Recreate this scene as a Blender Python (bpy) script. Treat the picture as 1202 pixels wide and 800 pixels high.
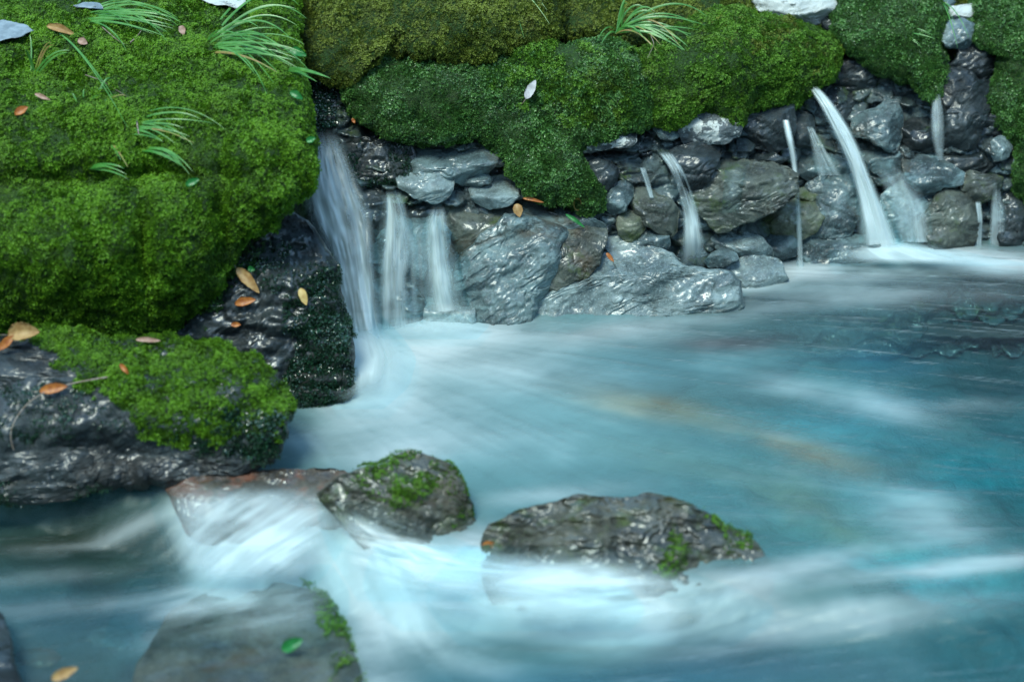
import bpy, math, random
import numpy as np
from mathutils import Vector

# ------------------------------------------------------------------ camera
for o in list(bpy.data.objects): bpy.data.objects.remove(o)
scene = bpy.context.scene
COL = scene.collection
rng = np.random.default_rng(7); random.seed(7)
CAM = np.array([0.0, -4.0, 2.1]); PITCH = math.radians(27.7)
W0, H0 = 1202.0, 800.0
FOC = (W0/2)/math.tan(math.radians(14.0))
cam_d = bpy.data.cameras.new('camera'); cam = bpy.data.objects.new('camera', cam_d); COL.objects.link(cam)
cam.location = CAM; cam.rotation_euler = (math.pi/2-PITCH, 0, 0)
cam_d.sensor_width = 36; cam_d.lens = 36*FOC/W0; cam_d.clip_start = .05; cam_d.clip_end = 200
cam_d.dof.use_dof = True; cam_d.dof.focus_distance = 4.56; cam_d.dof.aperture_fstop = 1.9
scene.camera = cam

# ------------------------------------------------------------------ light
SUN_EL, SUN_AZ = math.radians(62), math.radians(208)      # azimuth clockwise from +y: front-left, high
world = bpy.data.worlds.new('World'); scene.world = world; world.use_nodes = True
wn = world.node_tree; bg = wn.nodes['Background']
sky = wn.nodes.new('ShaderNodeTexSky'); sky.sky_type = 'NISHITA'; sky.sun_disc = False
sky.sun_elevation = SUN_EL; sky.sun_rotation = SUN_AZ; sky.air_density = 1.3; sky.dust_density = .6; sky.ozone_density = 1.6
wn.links.new(sky.outputs[0], bg.inputs[0]); bg.inputs[1].default_value = .15
sd = bpy.data.lights.new('sun', 'SUN'); sd.energy = 1.4; sd.angle = math.radians(22); sd.color = (1, .97, .9)
sun = bpy.data.objects.new('sun', sd); COL.objects.link(sun)
sdir = Vector((math.sin(SUN_AZ)*math.cos(SUN_EL), math.cos(SUN_AZ)*math.cos(SUN_EL), math.sin(SUN_EL)))
sun.rotation_euler = sdir.to_track_quat('Z', 'Y').to_euler(); sun.location = sdir*6
vs = scene.view_settings; vs.view_transform = 'Standard'; vs.look = 'None'; vs.gamma = 1; vs.use_curve_mapping = False
vs.exposure = 1.18
vs.use_white_balance = True; vs.white_balance_temperature = 6300; vs.white_balance_tint = -8
scene.cycles.max_bounces = 8; scene.cycles.transparent_max_bounces = 16
scene.cycles.use_denoising = True

# ------------------------------------------------------------------ geometry helpers
FWD = np.array([0, math.cos(PITCH), -math.sin(PITCH)]); UPV = np.array([0, math.sin(PITCH), math.cos(PITCH)])
RIGHT = np.array([1.0, 0, 0])
def rays(px, py):
    px = np.asarray(px, float); py = np.asarray(py, float)
    return FWD + ((px-W0/2)/FOC)[..., None]*RIGHT - ((py-H0/2)/FOC)[..., None]*UPV
def at_depth(px, py, d): return CAM + rays(px, py)*np.asarray(d)[..., None]
def plane_pt(px, py, z=0.0):
    r = rays(px, py); t = (z-CAM[2])/r[..., 2]; return CAM + r*t[..., None]
def project(P):
    q = P-CAM; d = q@FWD
    return W0/2+FOC*(q@RIGHT)/d, H0/2-FOC*(q@UPV)/d, d

def _hash(ix, iy, iz, seed):
    h = (ix*374761393 + iy*668265263 + iz*2147483647 + seed*1274126177) & 0xffffffff
    h = ((h ^ (h >> 13))*1274126177) & 0xffffffff
    h = ((h ^ (h >> 16))*2246822519) & 0xffffffff
    return ((h ^ (h >> 15)) & 0xffffff)/float(0xffffff)*2-1
def vnoise(P, seed=0):
    P = np.asarray(P, float); i = np.floor(P).astype(np.int64); f = P-i; f = f*f*f*(f*(f*6-15)+10)
    out = 0
    for dx in (0, 1):
        for dy in (0, 1):
            for dz in (0, 1):
                w = (f[..., 0] if dx else 1-f[..., 0])*(f[..., 1] if dy else 1-f[..., 1])*(f[..., 2] if dz else 1-f[..., 2])
                out = out + w*_hash(i[..., 0]+dx, i[..., 1]+dy, i[..., 2]+dz, seed)
    return out
def fbm(P, oct=4, seed=0, gain=.5):
    P = np.asarray(P, float); a = 1; s = 0; t = 0
    for k in range(oct):
        s = s+a*vnoise(P*(2.03**k)+k*7.3, seed+k); t += a; a *= gain
    return s/t
def grid_faces(nx, ny):
    i = np.arange((nx-1)*(ny-1)); r_, c_ = i//(nx-1), i % (nx-1); a = r_*nx+c_
    return np.stack([a, a+1, a+1+nx, a+nx], 1)
def sstep(a, b, x):
    t = np.clip((np.asarray(x, float)-a)/(b-a), 0, 1); return t*t*(3-2*t)

# ------------------------------------------------------------------ where the banks stand
SHX = [-400, 340, 430, 590, 700, 865, 900, 940, 1030, 1202, 1800]
SHY = [408, 375, 366, 350, 344, 324, 303, 288, 282, 280, 270]     # foot of the wall, a little behind the visible waterline
PD = np.array([-1.0, -.3, 0, .10, .24, .55, 1.3, 6.0, 14.0]); PZ = np.array([-.9, -.35, 0, .24, .44, .66, .95, 1.6, 2.6])
def wall_depth(px, py):
    px, py = np.broadcast_arrays(np.asarray(px, float), np.asarray(py, float))
    sy = np.interp(px, SHX, SHY); ys = plane_pt(px, sy)[..., 1]
    r = rays(px, py); lo = np.full(px.shape, 2.0); hi = np.full(px.shape, 30.0)
    for _ in range(36):
        m = (lo+hi)/2; P = CAM+r*m[..., None]
        above = P[..., 2] > np.interp(P[..., 1]-ys, PD, PZ)
        lo = np.where(above, m, lo); hi = np.where(above, hi, m)
    return lo
LY = [(-700, 8.0), (-300, 2.2), (-80, .75), (0, .42), (60, .22), (100, .12), (150, 0), (185, -.07), (230, -.13), (300, -.18), (400, -.22), (600, -.3), (900, -.5)]
def left_depth(px, py):
    px, py = np.broadcast_arrays(np.asarray(px, float), np.asarray(py, float))
    y = np.interp(py, [a for a, b in LY], [b for a, b in LY])
    return (y-CAM[1])/rays(px, py)[..., 1]

# ------------------------------------------------------------------ object helpers
def tag(o, label=None, cat=None, group=None, kind=None):
    if label: o['label'] = label
    if cat: o['category'] = cat
    if group: o['group'] = group
    if kind: o['kind'] = kind
    return o
def mesh_obj(name, V, F, mat, parent=None, smooth=True, base=None, attrs=None, attr_dom='POINT'):
    """F: int array (n,3) or (n,4); V world coordinates"""
    V = np.asarray(V, float); F = np.asarray(F, np.int32)
    if parent is not None: base = np.array(parent['_b'])
    elif base is None: base = np.array([V[:, 0].mean(), V[:, 1].mean(), V[:, 2].min()])
    me = bpy.data.meshes.new(name); k = F.shape[1]
    me.vertices.add(len(V)); me.vertices.foreach_set('co', (V-base).astype(np.float32).ravel())
    me.loops.add(F.size); me.loops.foreach_set('vertex_index', F.ravel())
    me.polygons.add(len(F)); me.polygons.foreach_set('loop_start', np.arange(0, F.size, k, dtype=np.int32))
    me.polygons.foreach_set('use_smooth', np.full(len(F), smooth))
    for an, av in (attrs or {}).items():
        av = np.asarray(av, np.float32)
        if av.ndim == 1:
            a = me.attributes.new(an, 'FLOAT', attr_dom); a.data.foreach_set('value', av)
        else:
            a = me.attributes.new(an, 'FLOAT_VECTOR', attr_dom); a.data.foreach_set('vector', av.ravel())
    me.update(calc_edges=True); me.validate()
    me.materials.append(mat)
    o = bpy.data.objects.new(name, me); COL.objects.link(o)
    if parent is not None: o.parent = parent
    else: o.location = base
    o['_b'] = [float(x) for x in base]
    return o

# ------------------------------------------------------------------ materials
class NB:
    def __init__(s, name):
        s.m = bpy.data.materials.new(name); s.m.use_nodes = True; s.t = s.m.node_tree; s.t.nodes.clear()
        s.out = s.n('ShaderNodeOutputMaterial')
    def n(s, ty, **kw):
        nd = s.t.nodes.new(ty)
        for k, v in kw.items(): setattr(nd, k, v)
        return nd
    def set(s, sock, v):
        if isinstance(v, bpy.types.NodeSocket): s.t.links.new(v, sock)
        elif v is not None:
            if isinstance(v, (tuple, list)) and len(v) == 3 and sock.type == 'RGBA': v = (*v, 1)
            sock.default_value = v
    def pos(s):
        return s.n('ShaderNodeNewGeometry').outputs['Position']
    def attr(s, nm, out='Fac'):
        a = s.n('ShaderNodeAttribute', attribute_name=nm); return a.outputs[out]
    def scale(s, vec, sc):
        m = s.n('ShaderNodeVectorMath', operation='MULTIPLY'); s.set(m.inputs[0], vec); s.set(m.inputs[1], sc); return m.outputs[0]
    def noise(s, vec, sc, det=4, rough=.55, dist=0):
        m = s.n('ShaderNodeTexNoise'); s.set(m.inputs['Vector'], vec); m.inputs['Scale'].default_value = sc
        m.inputs['Detail'].default_value = det; m.inputs['Roughness'].default_value = rough; m.inputs['Distortion'].default_value = dist
        return m.outputs['Fac']
    def voro(s, vec, sc, feat='F1'):
        m = s.n('ShaderNodeTexVoronoi', feature=feat); s.set(m.inputs['Vector'], vec); m.inputs['Scale'].default_value = sc; return m.outputs['Distance']
    def ramp(s, fac, a, b, lo=0, hi=1):
        m = s.n('ShaderNodeMapRange', interpolation_type='SMOOTHSTEP'); s.set(m.inputs[0], fac)
        m.inputs[1].default_value = a; m.inputs[2].default_value = b; m.inputs[3].default_value = lo; m.inputs[4].default_value = hi
        return m.outputs[0]
    def mix(s, f, a, b, blend='MIX'):
        m = s.n('ShaderNodeMix', data_type='RGBA', blend_type=blend); s.set(m.inputs[0], f); s.set(m.inputs[6], a); s.set(m.inputs[7], b); return m.outputs[2]
    def math(s, op, a, b=None, c=None, clamp=False):
        m = s.n('ShaderNodeMath', operation=op, use_clamp=clamp); s.set(m.inputs[0], a)
        if b is not None: s.set(m.inputs[1], b)
        if c is not None: s.set(m.inputs[2], c)
        return m.outputs[0]
    def bump(s, h, st, dist, nrm=None):
        m = s.n('ShaderNodeBump'); m.inputs['Strength'].default_value = st; m.inputs['Distance'].default_value = dist
        s.set(m.inputs['Height'], h)
        if nrm is not None: s.set(m.inputs['Normal'], nrm)
        return m.outputs[0]
    def princ(s, **kw):
        p = s.n('ShaderNodeBsdfPrincipled')
        for k, v in kw.items(): s.set(p.inputs[k.replace('_', ' ')], v)
        return p.outputs[0]
    def surf(s, sh): s.t.links.new(sh, s.out.inputs['Surface']); return s.m
    def mixsh(s, f, a, b):
        m = s.n('ShaderNodeMixShader'); s.set(m.inputs[0], f); s.t.links.new(a, m.inputs[1]); s.t.links.new(b, m.inputs[2]); return m.outputs[0]

def rock_mat(name, c1, c2, stain=(.13, .09, .045), stain_amt=.35, wet=.75, lichen=0.0, green=0.0, red=0.0, cracks=.12):
    b = NB(name); P = b.pos()
    n1 = b.noise(P, 9, 6, .6); n2 = b.noise(P, 55, 6, .65); n3 = b.noise(P, 4.5, 5, .6, 1.0); n4 = b.noise(P, 240, 3, .7)
    col = b.mix(b.ramp(n1, .36, .64), c1, c2)
    col = b.mix(b.ramp(n2, .35, .7, 0, .5), col, tuple(x*.45 for x in c1))
    col = b.mix(b.ramp(n4, .52, .75, 0, .55), col, tuple(min(1, x*2.0) for x in c2))
    col = b.mix(b.ramp(n3, .54, .68, 0, stain_amt), col, stain)
    if green: col = b.mix(b.ramp(b.noise(P, 14, 6, .7), .56-.12*green, .68, 0, .85), col, (.055, .085, .015))
    if red: col = b.mix(b.ramp(b.noise(P, 16, 4, .6), .45, .6, 0, red), col, (.20, .065, .03))
    if lichen: col = b.mix(b.ramp(b.noise(P, 22, 6, .7), .60-.25*lichen, .64-.25*lichen, 0, .95), col, (.55, .58, .55))
    # thin dark veins / hairline cracks
    vd = b.scale(P, (1, 1, 1.6)); w = b.n('ShaderNodeVectorMath', operation='ADD')
    nv = b.n('ShaderNodeTexNoise'); b.set(nv.inputs['Vector'], P); nv.inputs['Scale'].default_value = 14
    b.set(w.inputs[0], vd); b.set(w.inputs[1], b.scale(nv.outputs['Color'], (.07, .07, .07)))
    cr = b.voro(w.outputs[0], 9, 'DISTANCE_TO_EDGE'); crm = b.math('MULTIPLY', b.ramp(cr, 0, .022, 1, 0), b.ramp(n3, .42, .55))
    col = b.mix(b.math('MULTIPLY', crm, cracks), col, (.012, .013, .012))
    col = b.mix(b.ramp(b.noise(b.scale(P, (1, 1, 3.2)), 7, 6, .7, .8), .5, .62, 0, .5), col, tuple(min(1, x*1.45) for x in c2))
    sx = b.n('ShaderNodeSeparateXYZ'); b.set(sx.inputs[0], b.n('ShaderNodeNewGeometry').outputs['Normal'])
    film = b.math('MULTIPLY', b.ramp(b.noise(P, 15, 4, .6, .6), .38, .60), b.ramp(sx.outputs['Z'], .1, .7, .22, 1))
    rough = b.math('SUBTRACT', .62, b.math('MULTIPLY', film, wet*.30))
    h = b.math('ADD', b.math('MULTIPLY', n2, .5), b.math('MULTIPLY', b.noise(P, 120, 5, .7), .45))
    h = b.math('SUBTRACT', h, b.math('MULTIPLY', crm, cracks*.6))
    nm = b.bump(h, .75, .008)
    nc = b.bump(b.math('ADD', b.noise(P, 15, 2, .45), b.math('MULTIPLY', b.noise(P, 110, 3, .6), .035)), .8, .028)
    return b.surf(b.princ(Base_Color=col, Roughness=rough, Normal=nm, Specular_IOR_Level=.4, Coat_Weight=b.math('MULTIPLY', film, wet), Coat_Roughness=.19, Coat_IOR=1.58, Coat_Normal=nc))

M = {}
M['grey'] = rock_mat('grey_stone', (.035, .052, .057), (.14, .20, .205), stain=(.06, .045, .022), stain_amt=.6)
M['pale'] = rock_mat('pale_stone', (.085, .12, .125), (.23, .295, .295), stain=(.10, .08, .045), stain_amt=.4, wet=.9)
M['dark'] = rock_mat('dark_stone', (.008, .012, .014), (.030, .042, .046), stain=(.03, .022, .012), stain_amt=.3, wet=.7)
M['brown'] = rock_mat('brown_stone', (.035, .042, .036), (.10, .115, .095), stain=(.075, .05, .022), stain_amt=.7, green=.3)
M['green'] = rock_mat('algae_stone', (.07, .08, .06), (.17, .19, .14), green=1.0)
M['lichen'] = rock_mat('lichen_stone', (.14, .16, .16), (.3, .33, .32), lichen=1.0, wet=.15, green=.4)
M['mark'] = rock_mat('marked_stone', (.07, .085, .09), (.17, .2, .21), lichen=.35, wet=.4)
M['red'] = rock_mat('reddish_stone', (.045, .04, .032), (.10, .085, .065), red=.55, wet=1.0)
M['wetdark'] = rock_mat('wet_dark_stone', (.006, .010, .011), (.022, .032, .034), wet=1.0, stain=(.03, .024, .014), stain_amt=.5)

M['stream'] = rock_mat('stream_stone', (.020, .024, .018), (.070, .074, .055), stain=(.07, .045, .02), stain_amt=.6, wet=1.0, green=.5)
M['slab'] = rock_mat('washed_slab', (.032, .044, .038), (.085, .10, .08), stain=(.06, .045, .022), stain_amt=.7, wet=.9)
M['wallrock'] = rock_mat('fractured_bedrock', (.016, .024, .026), (.085, .12, .125), stain=(.045, .035, .016), stain_amt=.6, wet=1.0, green=.35)

def moss_mat(name, dark, mid, tip, wet=0.0, brown=.25, patch=(.12, .09, .02)):
    b = NB(name); P = b.pos(); t = b.attr('tint'); tp = b.attr('tip')
    c = b.mix(b.ramp(t, 0, 1), dark, mid); c = b.mix(b.math('MULTIPLY', tp, b.ramp(t, .1, .9, .35, 1)), c, tip)
    c = b.mix(b.ramp(b.noise(P, 7, 4, .6), .54, .72, 0, brown), c, patch)
    c = b.mix(b.ramp(b.noise(P, 45, 3, .6), .5, .75, 0, .45), c, tuple(x*.4 for x in dark))
    s = b.princ(Base_Color=c, Roughness=.55-.33*wet, Specular_IOR_Level=.35+.5*wet, Coat_Weight=wet, Coat_Roughness=.15)
    tr = b.n('ShaderNodeBsdfTranslucent'); b.set(tr.inputs[0], b.mix(.5, c, (.10, .22, .01)))
    return b.surf(b.mixsh(.25*(1-wet*.6), s, tr.outputs[0]))
M['moss'] = moss_mat('bright_moss', (.020, .060, .006), (.075, .19, .010), (.22, .42, .02), brown=.3, patch=(.06, .085, .014))
M['moss_olive'] = moss_mat('olive_moss', (.032, .052, .008), (.11, .15, .02), (.30, .36, .05), brown=.45, patch=(.13, .075, .02))
M['moss_cool'] = moss_mat('cool_green_moss', (.016, .055, .014), (.065, .165, .035), (.17, .34, .07), wet=.3, brown=.12)
M['moss_mid'] = moss_mat('mid_green_moss', (.024, .065, .010), (.09, .215, .022), (.21, .38, .035), brown=.35)
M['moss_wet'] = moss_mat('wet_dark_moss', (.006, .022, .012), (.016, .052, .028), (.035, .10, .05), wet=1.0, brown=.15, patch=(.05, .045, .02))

def simple(name, c, rough=.5, c2=None, sc=60, transl=0, spec=.5):
    b = NB(name); P = b.pos(); col = b.mix(b.ramp(b.noise(P, sc, 4, .6), .35, .65), c, c2 or tuple(x*.6 for x in c))
    s = b.princ(Base_Color=col, Roughness=rough, Specular_IOR_Level=spec)
    if transl:
        tr = b.n('ShaderNodeBsdfTranslucent'); b.set(tr.inputs[0], col); s = b.mixsh(transl, s, tr.outputs[0])
    return b.surf(s)
M['blade'] = simple('sedge_blade', (.08, .27, .04), .3, (.17, .40, .09), 30, .3, spec=.7)
M['blade_y'] = simple('yellowing_blade', (.25, .30, .05), .4, (.38, .26, .10), 40, .3)
M['leaf_tan'] = simple('tan_leaf', (.50, .33, .13), .5, (.36, .20, .07), 90, .2)
M['leaf_orange'] = simple('orange_leaf', (.50, .19, .04), .45, (.34, .10, .02), 90, .2)
M['leaf_yellow'] = simple('yellow_leaf', (.68, .52, .2), .5, (.55, .36, .12), 80, .2)
M['leaf_white'] = simple('bleached_leaf', (.62, .60, .60), .6, (.45, .43, .44), 80, .15)
M['leaf_pink'] = simple('pinkish_leaf', (.5, .33, .26), .6, (.35, .2, .14), 80, .15)
M['leaf_green'] = simple('green_leaf', (.05, .26, .06), .35, (.03, .17, .03), 60, .3)
M['twig'] = simple('dry_twig', (.16, .11, .07), .7, (.3, .26, .22), 120)
M['slate'] = simple('pale_slate', (.26, .32, .36), .55, (.16, .2, .23), 40)

def bank_mat():
    b = NB('dark_bank_soil'); P = b.pos()
    c = b.mix(b.ramp(b.noise(P, 5, 6, .65), .4, .6), (.012, .018, .010), (.03, .055, .012))
    c = b.mix(b.ramp(b.noise(P, 60, 4, .6), .5, .7, 0, .6), c, (.02, .016, .01))
    return b.surf(b.princ(Base_Color=c, Roughness=.45, Normal=b.bump(b.math('ADD', b.noise(P, 90, 5, .7), b.voro(P, 60)), 1, .012)))
M['bank'] = bank_mat()

def bed_mat():
    b = NB('stream_bed'); P = b.pos(); c = b.n('ShaderNodeAttribute', attribute_name='bedcol').outputs['Vector']
    c = b.mix(b.ramp(b.noise(P, 16, 4, .6), .35, .7, 0, .35), c, (.03, .05, .045))
    return b.surf(b.princ(Base_Color=c, Roughness=.7, Normal=b.bump(b.noise(P, 30, 5, .6), .6, .02)))
M['bed'] = bed_mat()

def water_mat():
    b = NB('silky_stream_water'); P = b.pos()
    foam = b.attr('foam'); milk = b.attr('milk'); tone = b.n('ShaderNodeAttribute', attribute_name='tone').outputs['Vector']
    fine = b.attr('streak')
    bumpn = b.bump(fine, .55, .02)
    tr = b.n('ShaderNodeBsdfTransparent'); b.set(tr.inputs[0], (.62, .86, .88))
    body = b.n('ShaderNodeBsdfDiffuse'); b.set(body.inputs[0], tone)
    deep = b.mixsh(milk, tr.outputs[0], body.outputs[0])
    white = b.n('ShaderNodeBsdfDiffuse'); b.set(white.inputs[0], (.74, .80, .795))
    wt = b.n('ShaderNodeBsdfTranslucent'); b.set(wt.inputs[0], (.72, .80, .80))
    wh = b.mixsh(.25, white.outputs[0], wt.outputs[0])
    s = b.mixsh(foam, deep, wh)
    gl = b.n('ShaderNodeBsdfGlossy'); gl.inputs['Roughness'].default_value = .42; b.set(gl.inputs['Normal'], bumpn); b.set(gl.inputs[0], (.95, 1, 1))
    fr = b.n('ShaderNodeFresnel'); fr.inputs[0].default_value = 1.33; b.set(fr.inputs['Normal'], bumpn)
    return b.surf(b.mixsh(b.math('MULTIPLY', fr.outputs[0], .9), s, gl.outputs[0]))
M['water'] = water_mat()
def fall_mat():
    b = NB('falling_water'); al = b.attr('alpha')
    tr = b.n('ShaderNodeBsdfTransparent'); b.set(tr.inputs[0], (.95, .99, 1))
    d = b.n('ShaderNodeBsdfDiffuse'); b.set(d.inputs[0], (.80, .89, .885))
    t = b.n('ShaderNodeBsdfTranslucent'); b.set(t.inputs[0], (.78, .88, .87))
    g = b.n('ShaderNodeBsdfGlossy'); g.inputs['Roughness'].default_value = .3
    return b.surf(b.mixsh(al, tr.outputs[0], b.mixsh(.08, b.mixsh(.35, d.outputs[0], t.outputs[0]), g.outputs[0])))
M['fall'] = fall_mat()

# ------------------------------------------------------------------ solids grown from an outline
def outline(poly, step=2.0, rough=1.0, seed=0, corner=1, grow=1.0, jag=1.0):
    p = np.array(poly, float); c0 = (p.max(0)+p.min(0))/2; p = c0+(p-c0)*grow
    for _ in range(0 if jag else corner):                                   # Chaikin corner cutting
        q = np.roll(p, -1, 0); w = .11
        p = np.stack([p*(1-w)+q*w, p*w+q*(1-w)], 1).reshape(-1, 2)
    if jag:
        lr = np.random.default_rng(seed+17)
        for lv in (.085, .06):
            q = np.roll(p, -1, 0); t_ = q-p; nrm_ = np.c_[-t_[:, 1], t_[:, 0]]
            p = np.stack([p, p+t_*lr.uniform(.35, .65, (len(p), 1))+nrm_*lr.uniform(-lv, lv, (len(p), 1))*jag], 1).reshape(-1, 2)
    q = np.roll(p, -1, 0); L = np.linalg.norm(q-p, axis=1); s = np.r_[0, np.cumsum(L)]
    n = max(24, int(s[-1]/step)); t = np.linspace(0, s[-1], n, endpoint=False)
    pc = np.vstack([p, p[:1]]); b = np.stack([np.interp(t, s, pc[:, 0]), np.interp(t, s, pc[:, 1])], 1)
    if rough:
        nx = fbm(np.c_[b*.09, np.full(n, seed*3.1)], 3, 11); ny = fbm(np.c_[b*.09, np.full(n, seed*3.1+40)], 3, 12)
        b = b+np.c_[nx, ny]*rough*2
    return b
def solid(name, poly, mat, dy=0.0, T=20, Tb=None, e=5.0, step=1.7, rough=1.1, facets=8, facet_k=.95, grow=1.11, ridge=None, top=1.0, seed=0,
          nz=1.0, depthfn=None, jag=1.0, terr=1.0, c=None, lumps=(), parent=None, crack=1.0, base=None):
    """closed solid: outline in photo pixels at its own distance, T / Tb front and back half thickness in the same unit"""
    b = outline(poly, step, rough, seed, grow=grow if (np.ptp(np.array(poly)[:, 0]) < 130) else 1.02, jag=jag); ctr = np.array(c, float) if c else (b.max(0)+b.min(0))/2
    ang = np.unwrap(np.arctan2(b[:, 1]-ctr[1], b[:, 0]-ctr[0]))
    if ang[-1] < ang[0]: b = b[::-1]; ang = np.unwrap(np.arctan2(b[:, 1]-ctr[1], b[:, 0]-ctr[0]))
    ang = np.maximum.accumulate(ang)+np.arange(len(b))*1e-6
    A2 = np.r_[ang-2*math.pi, ang, ang+2*math.pi]; B2 = np.vstack([b, b, b])
    R = np.linalg.norm(b-ctr, axis=1).mean(); m = max(13, int(2*R/step)+1); q1 = np.linspace(-1, 1, m); U, Vg = np.meshgrid(q1, q1)
    dx, dy_ = U*np.sqrt(1-Vg**2/2), Vg*np.sqrt(1-U**2/2); rho = np.clip(np.hypot(dx, dy_), 0, 1); th = np.arctan2(dy_, dx)
    edge_ = np.maximum(np.abs(U), np.abs(Vg)) > 1-1e-9; rho[edge_] = 1
    rho = 1-(1-rho)**1.25
    a_n = (th-ang[0]) % (2*math.pi)+ang[0]
    bx, by = np.interp(a_n, A2, B2[:, 0]), np.interp(a_n, A2, B2[:, 1])
    pts = np.stack([ctr[0]+rho*(bx-ctr[0]), ctr[1]+rho*(by-ctr[1])], -1).reshape(-1, 2); ff = (np.maximum(0, 1-rho**e)**(1/e)).ravel()
    half = np.maximum((b.max(0)-b.min(0))/2, 1)
    loc = np.random.default_rng(seed+100)
    w = T*ff*1.05
    q = (pts-ctr)/half
    for k in range(facets):                                       # tangent planes of a shallow dome: flat faces with edges
        a = loc.uniform(0, 2*math.pi); r = math.sqrt(loc.uniform(.02, .8)); s = np.array([math.cos(a)*r, math.sin(a)*r])
        g = -2*facet_k*s*loc.uniform(.7, 1.7)+loc.uniform(-.15, .15, 2)
        w = np.minimum(w, T*((1-facet_k*r*r)*loc.uniform(.92, 1.1)+(q-s)@g))
    if ridge is not None:
        tl = loc.uniform(-.12, .12)
        w = np.minimum(w, T*.92-np.maximum(0, (ridge-pts[:, 1]+tl*(pts[:, 0]-ctr[0])))*top)
    for (lx, ly, rx, ry, h) in lumps:
        w = w+h*np.exp(-(((pts[:, 0]-lx)/rx)**2+((pts[:, 1]-ly)/ry)**2))*np.minimum(1, ff*2)
    if depthfn is not None: dep = depthfn(pts[:, 0], pts[:, 1])+dy
    else:
        dep = wall_depth(*ctr)+dy+np.zeros(len(pts))
    sc = float(np.mean(dep))/FOC
    P3 = np.c_[pts*.035, np.full(len(pts), seed*5.7)]
    nn = fbm(P3, 4, seed)*T*.10*nz+fbm(P3*2.2, 3, seed+3, .5)*1.6*nz
    if crack:
        cn = fbm(P3*.9+9, 3, seed+31); nn = nn-crack*2.6*np.exp(-(cn/.018)**2)*sstep(-.1, .1, fbm(P3*.7+3, 2, seed+5))
    if terr:                                                      # chipped steps along the bedding
        a_ = loc.uniform(-.5, .5); tn = fbm(np.c_[(pts@np.array([math.cos(a_), math.sin(a_)]))*.02, (pts@np.array([-math.sin(a_), math.cos(a_)]))*.055, np.full(len(pts), seed*2.2)], 3, seed+41)*5
        fl = np.floor(tn); nn = nn+(fl+sstep(.42, .58, tn-fl)-tn*.4)*T*.11*terr
    w = w+nn*np.minimum(1, ff*1.6)
    w = np.maximum(w, -(T if Tb is None else Tb)*ff*.5)
    F = at_depth(pts[:, 0], pts[:, 1], dep-w*sc)
    Bk = at_depth(pts[:, 0], pts[:, 1], dep+(T if Tb is None else Tb)*ff*sc)
    nf = len(F); ie = edge_.ravel(); remap = np.arange(nf)+nf; remap[ie] = np.arange(nf)[ie]
    g = grid_faces(m, m); g2 = remap[g][:, ::-1]; V = np.vstack([F, Bk])
    used = np.r_[np.ones(nf, bool), ~ie]; new = np.cumsum(used)-1; V = V[used]; quads = new[np.vstack([g[:, ::-1], g2[:, :]])]
    quads = quads[:, ::-1] if False else quads
    tr = np.vstack([quads[:, [0, 1, 2]], quads[:, [0, 2, 3]]])
    o = mesh_obj(name, V, tr, mat, parent, base=base)
    o2 = (V, tr[(tr < nf).all(1)])
    return o, o2

def wrap(o, part='stone'):
    """turn a single mesh into a thing: an Empty at its base with the mesh as its first part"""
    nm = o.name.split('.')[0]; o.name = part; e = bpy.data.objects.new(nm, None); COL.objects.link(e); e.location = o.location; e['_b'] = list(o['_b'])
    e.empty_display_size = .05; o.parent = e; o.location = (0, 0, 0); return e

def in_poly(x, y, poly):
    p = np.array(poly, float); ins = np.zeros(len(x), bool); j = len(p)-1
    for i in range(len(p)):
        xi, yi = p[i]; xj, yj = p[j]
        cnd = ((yi > y) != (yj > y)) & (x < (xj-xi)*(y-yi)/((yj-yi) or 1e-9)+xi)
        ins ^= cnd; j = i
    return ins

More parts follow.
